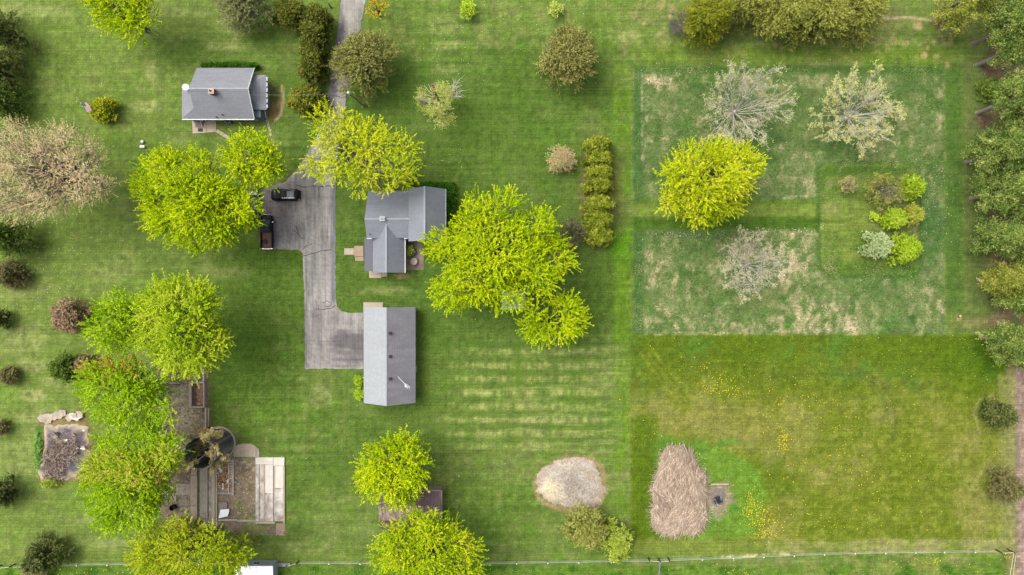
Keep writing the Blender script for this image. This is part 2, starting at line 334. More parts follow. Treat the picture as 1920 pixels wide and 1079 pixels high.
# bare earth: by the ruins, under shrubs, beds
D1 = polym([(290, 690), (392, 682), (393, 800), (440, 815), (440, 860), (482, 858), (482, 985), (535, 985), (534, 1004), (450, 1004), (420, 990), (310, 985), (290, 920), (300, 800)], 3, 8)
dc = paint(np.zeros_like(C)+np.array((150, 133, 119.)), (182, 169, 152), sstep(.45, .62, mid)); dc = paint(dc, (112, 94, 82), sstep(.55, .7, fine)*.7)
dc = paint(dc, (108, 130, 52), rect(438, 915, 482, 975, 10)*sstep(.42, .6, mid)*.8+rect(430, 980, 530, 1004, 6)*sstep(.4, .6, mid)*.6+rect(372, 858, 376, 980, 2)*.7)
dc = paint(dc, (192, 180, 160), (blob(345, 745, 26, 30)+blob(352, 790, 24, 22)+blob(340, 830, 20, 20))*.8)
C = C*(1-D1[..., None]) + dc*D1[..., None]
C = paint(C, (128, 112, 90), line([(392, 760), (393, 815), (400, 805), (440, 820), (440, 850)], 5)*.7)
C = paint(C, (152, 128, 92), polym([(504, 158), (516, 160), (529, 166), (531, 190), (527, 215), (515, 227), (505, 226)], 2, 4)*.9)
C = paint(C, (92, 116, 56), blob(515, 178, 12, 16)*.7); C = paint(C, (196, 178, 138), line([(529, 162), (531, 190), (527, 214), (516, 227)], 2.2)*.9)
C = paint(C, (112, 96, 70), (blob(205, 220, 14, 12)+blob(610, 100, 8, 40)+blob(603, 132, 8, 24))*.7)
C = paint(C, (150, 120, 96), blob(1120, 360, 34, 110, .1, .1)*.55)
C = paint(C, (118, 96, 76), polym([(758, 445), (797, 440), (797, 452), (758, 452)], 2, 2)*.9)
C = paint(C, (186, 160, 118), blob(750, 517, 14, 5)*.8)
C = paint(C, (164, 148, 132), polym([(1328, 908), (1350, 905), (1372, 904), (1372, 930), (1379, 941), (1366, 952), (1368, 966), (1345, 976), (1332, 962), (1326, 935)], 5, 16)*.85)
C = paint(C, (128, 98, 86), (blob(1855, 130, 14, 14)+blob(1845, 225, 16, 12)+blob(1760, 45, 12, 8))*.8)
C = paint(C, (150, 110, 92), blob(170, 690, 16, 12)*.8)
C = paint(C, (176, 150, 118), line([(1003, 905), (1010, 935), (1035, 950), (1070, 958), (1120, 950), (1134, 925), (1130, 880), (1110, 862), (1060, 860), (1020, 882), (1003, 905)], 5, 3)*.8)
C = paint(C, (150, 132, 92), polym([(74, 775), (155, 770), (172, 800), (172, 890), (150, 905), (75, 905), (70, 840)], 4, 10)*.9)
C = paint(C, (96, 134, 60), rect(66, 800, 80, 880, 3)*.9)
# grain
C = C*(1+(fine-.5)[..., None]*.26)*(1+(fbm(X, Y, 5, oct=2, seed=33)-.5)[..., None]*.22)
lum = (C*np.array([.3, .55, .15])).sum(-1, keepdims=True); C = (C*.91+lum*.09)*np.array([1.015, 1.0, .95])
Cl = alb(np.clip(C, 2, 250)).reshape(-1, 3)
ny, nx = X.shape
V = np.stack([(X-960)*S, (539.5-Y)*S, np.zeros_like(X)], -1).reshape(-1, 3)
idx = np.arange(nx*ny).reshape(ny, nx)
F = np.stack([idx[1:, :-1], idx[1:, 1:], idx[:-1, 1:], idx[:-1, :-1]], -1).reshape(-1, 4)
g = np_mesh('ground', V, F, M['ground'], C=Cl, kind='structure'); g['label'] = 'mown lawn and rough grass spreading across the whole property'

# ------------------------------------------------------------------ driveway
DRV = [(640, -60), (640, 0), (634, 50), (627, 100), (612, 195), (598, 250), (560, 315), (532, 343), (500, 350), (487, 362), (487, 468), (558, 468), (568, 476),
       (571, 560), (572, 692), (686, 692), (686, 587), (655, 587), (640, 584), (632, 575), (629, 560), (629, 345), (636, 265), (648, 195), (663, 100), (676, 50), (685, 0), (688, -60)]
def rough_edge(poly, step, amp, seed):
    r = rs(seed); q = []
    for (x1, y1), (x2, y2) in zip(poly, poly[1:]+poly[:1]):
        n = max(1, int(math.hypot(x2-x1, y2-y1)/step))
        for i in range(n): q.append((x1+(x2-x1)*i/n+(r.randn()*amp if i else 0), y1+(y2-y1)*i/n+(r.randn()*amp if i else 0)))
    return q
DRV = rough_edge(DRV, 5, .55, 77)
def refined_sheet(name, poly, z, step, colf, mtl, kind, parent=None, side=0.06):
    """a flat plate cut into small cells, coloured by position"""
    bm = bmesh.new(); vs_ = [bm.verts.new((p[0], p[1], 0)) for p in poly]; bm.faces.new(vs_)
    xs = [p[0] for p in poly]; ys = [p[1] for p in poly]
    for x in np.arange(min(xs)+step, max(xs), step): bmesh.ops.bisect_plane(bm, geom=bm.verts[:]+bm.edges[:]+bm.faces[:], plane_co=(x, 0, 0), plane_no=(1, 0, 0))
    for y in np.arange(min(ys)+step, max(ys), step): bmesh.ops.bisect_plane(bm, geom=bm.verts[:]+bm.edges[:]+bm.faces[:], plane_co=(0, y, 0), plane_no=(0, 1, 0))
    me = bpy.data.meshes.new(name); bm.normal_update()
    if bm.faces[:] and bm.faces[:][0].normal.z > 0: bmesh.ops.reverse_faces(bm, faces=bm.faces[:])
    bm.to_mesh(me); bm.free()
    n = len(me.vertices); co = np.zeros(n*3, np.float32); me.vertices.foreach_get('co', co); co = co.reshape(-1, 3)
    cc = alb(np.clip(colf(co[:, 0], co[:, 1]), 2, 250))
    o = ORG[parent] if parent is not None else np.zeros(3)
    w = np.stack([(co[:, 0]-960)*S-o[0], (539.5-co[:, 1])*S-o[1], np.full(n, z)-o[2]], -1).astype(np.float32)
    me.vertices.foreach_set('co', w.ravel())
    a = me.color_attributes.new('Col', 'FLOAT_COLOR', 'POINT'); a.data.foreach_set('color', np.concatenate([cc, np.ones((n, 1))], 1).astype(np.float32).ravel())
    me.update(); return link(name, me, mtl, parent, kind)
def drv_col(x, y):
    c = np.zeros(x.shape+(3,)) + np.array((164, 160, 153.))
    st1 = fbm(x, y, 5, 55, oct=4, seed=50); st2 = fbm(x, y, 60, 6, oct=4, seed=51); n1 = fbm(x, y, 30, oct=4, seed=52)
    pa = lambda c, k, m: c*(1-m[..., None])+np.array(k, float)*m[..., None]
    vert = 1-sstep(588, 640, y)*sstep(600, 640, x)
    c = pa(c, (186, 180, 174), sstep(.5, .7, st1)*vert*.75); c = pa(c, (128, 122, 119), sstep(.52, .7, 1-st1)*vert*.6)
    c = pa(c, (172, 166, 162), sstep(.5, .68, st2)*(1-vert)*.7); c = pa(c, (126, 121, 120), sstep(.48, .66, 1-st2)*(1-vert)*.8)
    c = pa(c, (108, 104, 106), (1-sstep(.6, 1.2, np.hypot((x-662)/46, (y-638)/20)+(n1-.5)))*.8*sstep(612, 628, x+(n1-.5)*20))
    c = pa(c, (112, 106, 112), (1-sstep(.5, 1.2, np.hypot((x-660)/38, (y-672)/10)+(n1-.5)))*.5)
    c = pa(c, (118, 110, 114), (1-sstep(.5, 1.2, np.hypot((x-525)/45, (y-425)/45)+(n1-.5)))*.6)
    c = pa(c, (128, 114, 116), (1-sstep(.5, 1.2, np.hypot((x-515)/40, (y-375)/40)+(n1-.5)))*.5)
    edge = 629-x
    c = pa(c, (118, 114, 124), sstep(345, 360, y)*(1-sstep(560, 580, y))*(1-sstep(2, 7, np.abs(edge-4)))*.6)
    lx = 640-(y*.1 + np.maximum(y-50, 0)*.05)
    c = pa(c, (116, 112, 116), (1-sstep(8, 12, np.abs(x-(628-(y-100)*.16)-6+(n1-.5)*8)))*(1-sstep(200, 230, y))*sstep(30, 60, y)*.85)
    c = pa(c, (196, 188, 176), (1-sstep(6, 14, np.abs(x-(660-(y-20)*.16))))*(1-sstep(90, 120, y))*.5)
    c = pa(c, (120, 114, 118), (1-sstep(3, 9, x-571))*sstep(560, 600, y)*.5)
    c = pa(c, (190, 182, 168), (1-sstep(2, 6, 692-y))*.5*sstep(560, 570, x))
    return c*(1+(fbm(x, y, 3, oct=2, seed=55)-.5)[..., None]*.22)
drive = refined_sheet('driveway', DRV, 0.03, 4, drv_col, M['asphalt'], 'structure')
drive['label'] = 'cracked grey asphalt driveway from the road to the garage'
mb = MB(); pw = [P(*p) for p in DRV]
for i in range(len(pw)):
    a, b = pw[i], pw[(i+1) % len(pw)]; mb.raw([(a.x, a.y, .029), (b.x, b.y, .029), (b.x, b.y, -.05), (a.x, a.y, -.05)], [(0, 1, 2, 3)])
M['tar'] = mat('tar', alb((96, 90, 94)), .8, .2, 5)
mb.build('driveway_edge', M['tar'], drive)
def crack(pts, w):
    m = MB(); r = rs(int(pts[0][0]*7+pts[0][1]))
    q = []
    for (x1, y1), (x2, y2) in zip(pts[:-1], pts[1:]):
        for t in np.linspace(0, 1, 6)[:-1]: q.append((x1+(x2-x1)*t+r.randn()*.5, y1+(y2-y1)*t+r.randn()*.5))
    q.append(pts[-1]); ww = [P(*p) for p in q]; up = []; dn = []
    for i, p in enumerate(ww):
        d = (ww[min(i+1, len(ww)-1)]-ww[max(i-1, 0)]).normalized(); n = Vector((-d.y, d.x, 0))*w*(.6+.6*r.rand())*.5
        up.append((p.x+n.x, p.y+n.y, .0345)); dn.append((p.x-n.x, p.y-n.y, .0345))
    k = len(up); m.raw(up+dn, [(k+i, k+i+1, i+1, i) for i in range(k-1)]); m.build('crack', M['tar'], drive)
for pts, w in [([(569, 480), (588, 476), (602, 471), (622, 469)], .16), ([(567, 468), (577, 461), (586, 457)], .13), ([(555, 426), (559, 440), (568, 448)], .14), ([(548, 432), (559, 438), (556, 424)], .12),
               ([(557, 348), (571, 351), (586, 350), (628, 349)], .16), ([(598, 352), (598, 372)], .17), ([(500, 406), (520, 408), (552, 406)], .07), ([(592, 580), (610, 580), (622, 578), (630, 574)], .16),
               ([(590, 563), (598, 575), (597, 592), (585, 596)], .1), ([(615, 176), (626, 180), (640, 183), (647, 183)], .16), ([(571, 387), (600, 386)], .05), ([(606, 570), (612, 564), (622, 568), (620, 574), (608, 575)], .12),
               ([(645, 30), (644, 95)], .1), ([(600, 640), (640, 641), (680, 640)], .05)]:
    crack(pts, w)
# ------------------------------------------------------------------ buildings
def mat_shingle(name, c, stain=0.0, c_stain=(110, 104, 112)):
    m = mat(name, alb(c), 0.9, 0.10, 2.2, bump=0.2); nt = m.node_tree; N = nt.nodes; L = nt.links; b = N['Principled BSDF']
    src = b.inputs['Base Color'].links[0].from_socket
    tc = N.new('ShaderNodeTexCoord'); sp = N.new('ShaderNodeSeparateXYZ'); L.new(tc.outputs['Object'], sp.inputs[0])
    mm = N.new('ShaderNodeMath'); mm.operation = 'MULTIPLY'; mm.inputs[1].default_value = 1/0.17; L.new(sp.outputs['Z'], mm.inputs[0])
    fr = N.new('ShaderNodeMath'); fr.operation = 'FRACT'; L.new(mm.outputs[0], fr.inputs[0])
    gt = N.new('ShaderNodeMapRange'); gt.inputs['From Min'].default_value = 0.0; gt.inputs['From Max'].default_value = 0.35
    gt.inputs['To Min'].default_value = 0.76; gt.inputs['To Max'].default_value = 1.0; L.new(fr.outputs[0], gt.inputs['Value'])
    nz = N.new('ShaderNodeTexNoise'); nz.inputs['Scale'].default_value = 9; nz.inputs['Detail'].default_value = 4; L.new(tc.outputs['Object'], nz.inputs['Vector'])
    mr = N.new('ShaderNodeMapRange'); mr.inputs['From Min'].default_value = .3; mr.inputs['From Max'].default_value = .7
    mr.inputs['To Min'].default_value = .88; mr.inputs['To Max'].default_value = 1.12; L.new(nz.outputs['Fac'], mr.inputs['Value'])
    k = N.new('ShaderNodeMath'); k.operation = 'MULTIPLY'; L.new(gt.outputs[0], k.inputs[0]); L.new(mr.outputs[0], k.inputs[1])
    v = N.new('ShaderNodeVectorMath'); v.operation = 'SCALE'; L.new(src, v.inputs[0]); L.new(k.outputs[0], v.inputs['Scale']); out = v.outputs[0]
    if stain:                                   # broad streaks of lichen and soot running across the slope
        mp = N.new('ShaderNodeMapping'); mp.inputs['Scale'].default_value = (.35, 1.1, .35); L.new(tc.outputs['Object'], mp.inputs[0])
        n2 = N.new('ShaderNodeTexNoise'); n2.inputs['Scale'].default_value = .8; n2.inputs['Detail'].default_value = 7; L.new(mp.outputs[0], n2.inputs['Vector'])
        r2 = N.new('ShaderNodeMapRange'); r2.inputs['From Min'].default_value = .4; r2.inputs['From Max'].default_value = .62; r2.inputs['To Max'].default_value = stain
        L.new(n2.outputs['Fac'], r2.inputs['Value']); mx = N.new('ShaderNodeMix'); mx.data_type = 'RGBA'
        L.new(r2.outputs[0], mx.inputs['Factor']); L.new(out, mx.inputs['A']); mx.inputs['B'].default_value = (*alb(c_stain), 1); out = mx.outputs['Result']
    L.new(out, b.inputs['Base Color']); return m
M['sh1'] = mat_shingle('shingle_grey', (160, 162, 169), .35, (136, 137, 144)); M['sh2'] = mat_shingle('shingle_slate', (157, 162, 170), .35, (134, 139, 148))
M['sh3'] = mat_shingle('shingle_sunlit_pale', (188, 193, 196), .3, (166, 170, 172)); M['sh4'] = mat_shingle('shingle_shaded_weathered', (162, 159, 164), .6, (136, 132, 140))  # garage slopes: sunlit west and shaded east painted into the tones, plus streaks
M['low_roof'] = mat('rolled_roof', alb((116, 117, 126)), .85, .06, 2); M['ridge'] = mat('ridge_cap', alb((182, 188, 194)), .85, .12, 6)
M['white'] = mat('white_paint', (.36, .36, .35), .5, .08, 3); M['siding'] = mat('pale_siding', alb((176, 186, 194)), .6, .06, 2)
M['blue_grey'] = mat('blue_grey_paint', alb((126, 144, 160)), .6, .08, 2); M['glass'] = mat('window_glass', (.02, .025, .03), .05, .1, 2, spec=.6)
M['conc'] = mat('concrete', alb((206, 188, 166)), .9, .16, 1.8, bump=.2); M['conc2'] = mat('concrete_grey', alb((192, 180, 162)), .9, .2, 1.3, bump=.3)
M['conc_w'] = mat('concrete_white', alb((240, 232, 218)), .9, .12, .9, bump=.25); M['conc_stain'] = mat('concrete_stained', alb((160, 144, 128)), .9, .25, .8, bump=.3, c2=alb((246, 240, 228)))
M['brick'] = mat('brick', alb((164, 98, 76)), .9, .25, 6); M['wood'] = mat('weathered_wood', alb((164, 150, 138)), .9, .22, 3, stretch=(1, .2, 1), bump=.3)
M['deck'] = mat('deck_wood', alb((188, 166, 136)), .85, .15, 2); M['dark'] = mat('dark_rubber', (.008, .008, .009), .7, .1, 3); M['metal'] = mat('grey_metal', alb((150, 154, 160)), .45, .1, 3, metal=.3)
M['tin_brown'] = mat('brown_sheet_metal', alb((104, 78, 82)), .6, .12, 1.5); M['rust'] = mat('rusted_sheet', alb((128, 84, 78)), .8, .3, 1.4, c2=alb((196, 176, 168)), stretch=(2.2, .5, .5))
M['tin_white'] = mat('white_sheet_metal', alb((206, 212, 226)), .45, .06, 1); M['tin_bright'] = mat('bright_white_sheet', (.5, .5, .5), .45, .04, 1); M['roofless_edge'] = mat('grey_board', alb((168, 156, 150)), .9, .2, 3)
SH = 0.12
def gable_roof(parent, axis, e0, e1, a0, a1, ze0, zr, r, m0, m1, ze1=None, ridge=True, name='roof_slope'):
    """axis 'x': ridge runs along x from a0 to a1, eaves at y=e0 and e1, ridge at y=r"""
    ze1 = ze0 if ze1 is None else ze1
    mk = (lambda a, e, z: (a, e, z)) if axis == 'x' else (lambda a, e, z: (e, a, z))
    for e, z, mm in ((e0, ze0, m0), (e1, ze1, m1)):
        q = [mk(a0, e, z), mk(a1, e, z), mk(a1, r, zr), mk(a0, r, zr)]
        n = (Vector(q[1])-Vector(q[0])).cross(Vector(q[2])-Vector(q[0]))
        if n.z < 0: q = q[::-1]
        MB().slab(q, SH).build(name, mm, parent)
    if ridge:
        m = MB(); w = .13
        a, b, c, d = mk(a0, r-w, zr-.02), mk(a1, r-w, zr-.02), mk(a1, r+w, zr-.02), mk(a0, r+w, zr-.02)
        t0, t1 = mk(a0, r, zr+.05), mk(a1, r, zr+.05)
        m.raw([a, b, c, d, t0, t1], [(0, 1, 5, 4), (3, 4, 5, 2), (0, 4, 3), (1, 2, 5), (0, 3, 2, 1)]); m.build('ridge_cap', M['ridge'], parent)
def wall_gable(m, axis, e0, e1, a0, a1, ze0, zr, r, ze1=None):
    ze1 = ze0 if ze1 is None else ze1
    v = []
    for a in (a0, a1):
        for e, z in ((e0, 0), (e1, 0), (e1, ze1), (r, zr), (e0, ze0)): v.append((a, e, z) if axis == 'x' else (e, a, z))
    m.raw(v, [(0, 1, 2, 3, 4), (9, 8, 7, 6, 5), (0, 5, 6, 1), (1, 6, 7, 2), (2, 7, 8, 3), (3, 8, 9, 4), (4, 9, 5, 0)])
def window(parent, x, y, z, w, h, face):
    """a framed window set on a wall; face is the outward direction 'n','s','e','w'"""
    d = .05
    def bx(mb_, cw, chh, dd, off=0):
        if face in 'ns':
            s = 1 if face == 'n' else -1; return mb_.box(x-cw/2+off, y, z-chh/2, x+cw/2+off, y+s*dd, z+chh/2)
        s = 1 if face == 'e' else -1; return mb_.box(x, y-cw/2+off, z-chh/2, x+s*dd, y+cw/2+off, z+chh/2)
    f = bx(MB(), w+.16, h+.16, d).build('window', M['white'], parent); bx(MB(), w, h, d+.012).build('pane', M['glass'], f)
    bx(MB(), .05, h, d+.03).build('mullion', M['white'], f)
def steps(parent, x0, x1, y0, y1, z1, n, mtl, axis='y'):
    for i in range(n):
        t0, t1 = i/n, (i+1)/n; z = z1*(1-t0)
        if axis == 'y': MB().box(x0, y0+(y1-y0)*t0, 0, x1, y0+(y1-y0)*t1, z).build('step', mtl, parent, bevel=.015)
        else: MB().box(x0+(x1-x0)*t0, y0, 0, x0+(x1-x0)*t1, y1, z).build('step', mtl, parent, bevel=.015)

# --- small house, top left
h1 = root('house', 'small grey-roofed house with red brick chimney and white satellite dish', 'house', (-47.2, 31.9, 0))
xw, xe, ys_, yn, yr, ze, zr = -51.85, -42.4, 27.72, 36.1, 31.9, 3.0, 5.7
m = MB(); wall_gable(m, 'x', ys_+.4, yn-.4, xw+.25, xe-.25, ze+.12, zr-.12, yr)
m.box(-54.0, 28.1, 0, xw+.3, 32.9, 2.85); m.box(xe-.3, 30.2, 0, -40.9, 34.6, 2.5); m.build('wall', M['siding'], h1)
gable_roof(h1, 'x', ys_, yn, xw, xe, ze, zr, yr, M['sh1'], M['sh1'])
MB().slab([(-54.25, ys_, 2.98), (-51.8, ys_+1.58, 4.0), (-51.8, 33.3, 4.0), (-54.25, 33.3, 2.98)], SH).build('lean_to_roof', M['sh1'], h1)
MB().slab([(-54.25, ys_-.003, 2.985), (xw, ys_-.003, 2.985), (xw, ys_+1.58, 4.0)], SH).build('lean_to_hip', M['sh1'], h1)
# east porch: a hipped roof with a white gutter
px0, px1, py0, py1, pz = -42.55, -40.45, 29.3, 35.0, 2.62
MB().slab([(px0, py1, pz), (px0, py0+.0, pz), (px1, py0, pz), (px1, py1, pz)], .1).build('porch_soffit', M['white'], h1)
tp = 3.5
MB().slab([(px1, py0, pz+.12), (px1, py1, pz+.12), (px0-.2, py1-1.6, tp), (px0-.2, py0+1.6, tp)], SH).build('porch_roof', M['sh1'], h1)
MB().slab([(px1-.002, py0-.002, pz+.12), (px0-.2, py0+1.6, tp), (px0-.2, py0-.002, pz+.12)], SH).build('porch_hip', M['sh1'], h1)
MB().slab([(px1-.002, py1+.002, pz+.12), (px0-.2, py1+.002, pz+.12), (px0-.2, py1-1.6, tp)], SH).build('porch_hip', M['sh1'], h1)
for k in range(6): MB().box(px1+.02, py0+.25+k*.9, pz+.03, px1+.16, py0+.25+k*.9+.62, pz+.14).build('gutter', M['white'], h1)
MB().box(-54.25, ys_-.16, 2.86, xe, ys_-.02, 3.0).build('gutter', M['white'], h1)
for k in range(2):
    m = MB(); z0 = 3.0; sgn = (ys_, yn)[k]; m.slab([(xe+.005, sgn, z0+.03), (xe+.1, sgn, z0+.03), (xe+.1, yr, zr+.03), (xe+.005, yr, zr+.03)] if k == 0 else [(xe+.005, yr, zr+.03), (xe+.1, yr, zr+.03), (xe+.1, sgn, z0+.03), (xe+.005, sgn, z0+.03)], .16); m.build('barge_board', M['white'], h1)
c = P(397.5, 172, 6.1); ch = MB().box(c.x-.38, c.y-.38, 4.6, c.x+.38, c.y+.38, 6.35).build('chimney', M['brick'], h1)
MB().box(c.x-.46, c.y-.46, 6.35, c.x+.46, c.y+.46, 6.47).build('chimney_cap', M['conc'], ch); MB().tube([(c.x-.1, c.y, 6.47), (c.x-.1, c.y, 6.75)], .15, 10).build('flue', M['dark'], ch)
for q in ((405, 219), (416.5, 215.5)):
    v = P(q[0], q[1], 3.6); zz = ze+(v.y-ys_)*(zr-ze)/(yr-ys_); MB().tube([(v.x, v.y, zz-.1), (v.x, v.y, zz+.5)], .09, 8).build('vent_pipe', M['dark'], h1)
d = P(349, 164.5, 4.2); m = MB(); v = []; f = []
for i in range(6):
    rr = .58*i/5
    for k in range(16): a = 2*math.pi*k/16; v.append((d.x+rr*math.cos(a), d.y+rr*math.sin(a)*.9, 4.25+.25*(i/5)**2+.12*rr*math.sin(a)))
for i in range(5):
    for k in range(16): f.append((i*16+k, (i+1)*16+k, (i+1)*16+(k+1) % 16, i*16+(k+1) % 16))
m.raw(v, f).build('satellite_dish', M['tin_bright'], h1); MB().tube([(d.x, d.y, 3.4), (d.x, d.y, 4.25)], .05, 6).tube([(d.x, d.y-.1, 4.3), (d.x, d.y-.45, 4.9)], .03, 5).build('dish_mast', M['metal'], h1)
for x in (-46.5, -44.6): window(h1, x, ys_+.4, 1.7, .9, 1.2, 's')
window(h1, -48.9, ys_+.4, 1.7, .7, 1., 's'); window(h1, xe-.25, 31.9, 4.2, .8, .9, 'e'); window(h1, -40.9, 32.4, 1.5, 1.6, 1.1, 'e'); window(h1, -40.9, 33.9, 1.5, .7, 1.1, 'e')
MB().box(-52.9, 28.1, .45, -51.95, 28.03, 2.5).build('door', M['white'], h1)
MB().box(xe-.25, 28.2, 0, -41.6, 29.9, 2.3).build('porch_entry', M['blue_grey'], h1)
lx0, lx1 = P(367, 0).x, P(382.5, 0).x
MB().box(lx0, P(0, 231).y, 0, lx1, 28.1, .5).build('landing', M['wood'], h1); steps(h1, lx0, lx1-.1, P(0, 231).y, P(0, 240).y, .4, 3, M['wood'])
MB().box(lx0+.15, P(0, 229.5).y, .5, lx0+.9, P(0, 226).y, .53).build('door_mat', M['dark'], h1)
MB().tube([(lx1, P(0, 240).y, .05), (lx1, P(0, 240).y, .9), (lx1, 28.0, 1.35), (lx1, 28.0, .4)], .04, 6).build('handrail', M['white'], h1)
ex0, ex1 = P(488.5, 0).x, P(502.5, 0).x
MB().box(ex0, P(0, 211).y, 0, ex1, 29.6, .75).build('landing', M['wood'], h1); steps(h1, ex0, ex1, P(0, 211).y, P(0, 224).y, .6, 4, M['wood'])
MB().tube([(ex1, P(0, 223).y, .05), (ex1, P(0, 223).y, .9), (ex1, 29.5, 1.6), (ex1, 29.5, .7)], .04, 6).build('handrail', M['white'], h1)
MB().box(ex0-.55, 28.4, 0, ex0-.06, 29.6, 1.0).build('side_panel', M['brick'], h1)
def slab_px(name, poly, z, mtl, parent=None, bevel=0.0, z0=-.05):
    return MB().prism([(P(*p).x, P(*p).y) for p in poly], z0, z).build(name, mtl, parent, bevel=bevel)
pt = slab_px('patio', [(360.5, 226), (387, 225), (387, 249.5), (361.5, 251)], .08, M['conc'], bevel=.02); tag(pt, 'tan concrete patio slab below the small house entry steps', None, kind='structure')
slab_px('paving_slab', [(387.4, 225), (405.5, 225), (405.5, 248), (387.4, 249)], .076, M['conc'], pt, bevel=.02)
slab_px('floor_mat', [(371.5, 241), (381, 241), (381, 247.5), (371.5, 247.5)], .095, M['dark'], pt, z0=.08)
pth = None
for k in range(6):
    a0 = np.array((406, 245.)); dv = np.array((6.4, 4.)); nv = np.array((-2.3, 3.3)); a = a0+dv*k*1.0; b = a+dv*.97
    s_ = slab_px('garden_path' if k == 0 else 'paving_slab', [tuple(a-nv*.75), tuple(b-nv*.75), tuple(b+nv*.75), tuple(a+nv*.75)], .05+.004*(k % 2), M['conc'], pth, bevel=.01)
    if k == 0: pth = s_; tag(s_, 'narrow tan concrete path slanting away from the small house', None, kind='structure')
pth = None
for k in range(5):
    x0 = 498.5+k*1.5; y0 = 224.5+k*6.2
    s_ = slab_px('side_path' if k == 0 else 'paving_slab', [(x0, y0), (x0+4.6, y0), (x0+6.0, y0+6.0), (x0+1.4, y0+6.0)], .05+.004*(k % 2), M['conc2'], pth, bevel=.01)
    if k == 0: pth = s_; tag(s_, 'straight narrow path from the small house east steps', None, kind='structure')
ac = root('air_conditioner', 'pale grey air conditioner box against the small house south wall', 'air conditioner', P(430, 229))
b = P(430, 229); MB().box(b.x-.5, b.y-.35, 0, b.x+.5, b.y+.35, .75).build('case', M['metal'], ac, bevel=.03); MB().tube([(b.x, b.y, .75), (b.x, b.y, .78)], .3, 16).build('fan_grille', M['dark'], ac)

# --- main house
h2 = root('house', 'main cross-gabled house with slate grey roof and white chimney beside driveway', 'house', (-18.5, 9.5, 0))
mw = MB(); wall_gable(mw, 'x', 8.4, 15.5, -23.35, -16, 3.9, 5.6, 11.0, 2.9); wall_gable(mw, 'y', -22.4, -18.1, 2.75, 9.5, 2.95, 5.1, -20.25); wall_gable(mw, 'y', -16.3, -11.05, 7.75, 15.5, 5.6, 8.2, -13.66)
mw.box(-24.1, 3.0, 0, -22.4, 8.1, 2.3); mw.build('wall', M['siding'], h2)
gable_roof(h2, 'x', 8.05, 15.9, -23.65, -16.2, 4.0, 5.75, 11.0, M['sh2'], M['sh2'], 2.86)
gable_roof(h2, 'y', -22.85, -17.65, 2.42, 10.6, 3.0, 5.25, -20.25, M['sh2'], M['sh2'])
gable_roof(h2, 'y', -16.62, -10.7, 7.4, 15.85, 5.55, 8.45, -13.66, M['sh2'], M['sh2'])
MB().slab([(-24.4, 2.72, 2.35), (-22.8, 2.72, 2.62), (-22.8, 8.3, 2.62), (-24.4, 8.3, 2.35)], .1).build('lean_to_roof', M['low_roof'], h2)
c = P(717, 410.5, 6.1); ch = MB().box(c.x-.42, c.y-.32, 5.2, c.x+.42, c.y+.32, 6.2).build('chimney', M['white'], h2); MB().box(c.x-.34, c.y-.22, 6.2, c.x-.02, c.y+.2, 6.34).box(c.x+.06, c.y-.2, 6.2, c.x+.34, c.y+.2, 6.3).build('chimney_cap', M['metal'], ch)
v = P(694.5, 440, 4.3); MB().tube([(v.x, v.y, 4.1), (v.x, v.y, 4.75)], .1, 8).build('vent_pipe', M['dark'], h2)
for x0, x1, y, z in ((-23.65, -22.9, 8.03, 3.9), (-17.6, -17.0, 8.03, 3.9)): MB().box(x0, y-.1, z, x1, y, z+.1).build('gutter', M['white'], h2)
MB().box(-17.63, 2.42, 2.9, -17.5, 8.0, 3.02).build('gutter', M['white'], h2); MB().box(-10.69, 7.4, 5.43, -10.58, 15.85, 5.55).build('gutter', M['siding'], h2)
for y in (4.0, 6.3): window(h2, -18.1, y, 1.6, 1.0, 1.2, 'e')
for y in (9.4, 11.8, 14.1):
    for zz in (1.6, 4.2): window(h2, -11.05, y, zz, 1.0, 1.3, 'e')
for x in (-15.1, -12.4):
    for zz in (1.6, 4.2): window(h2, x, 7.75, zz, 1., 1.3, 's')
window(h2, -20.9, 2.75, 1.7, 1.2, 1.3, 's'); window(h2, -23.35, 13.2, 1.7, 1., 1.3, 'w'); window(h2, -20, 15.5, 1.7, 1.2, 1.3, 'n')
MB().box(-19.5, 2.75, .1, -18.6, 2.68, 2.1).build('door', M['white'], h2)
dk = root('wooden_deck', 'pale wooden deck boards and step beside the main house', 'deck', P(674, 474))
x0, x1 = P(664.5, 0).x, P(682, 0).x
for k in range(9):
    y0 = P(0, 461.5).y-k*.2; MB().box(x0, y0-.19, .18, x1, y0, .24).build('deck_board', M['deck'], dk)
MB().box(x0+.05, P(0, 461.5).y-1.8, 0, x1, P(0, 461.5).y-.05, .17).build('deck_frame', M['wood'], dk)
MB().box(P(666, 0).x, P(0, 482.3).y, 0, x1, P(0, 489.5).y, .12).build('step', M['deck'], dk); MB().box(P(645.5, 0).x, P(0, 466).y, 0, P(663.5, 0).x, P(0, 478).y, .06).build('paving_slab', M['conc'], dk)
pp = slab_px('patio', [(759, 447), (794.5, 447), (794.5, 506.5), (759, 506.5)], .07, mat('patio_concrete', alb((142, 124, 108)), .9, .22, .7, bump=.2, c2=alb((176, 160, 144)))); tag(pp, 'brown stained concrete patio in the main house corner', None, kind='structure')
p2 = slab_px('stoop', [(692, 508), (715.5, 508), (715.5, 521.5), (692.5, 521.5)], .14, M['conc'], bevel=.02); tag(p2, 'tan concrete stoop below the main house south gable', None, kind='structure')
slab_px('paving_slab', [(716, 508), (726, 508), (726, 519), (716, 519)], .1, M['conc'], p2, bevel=.02)
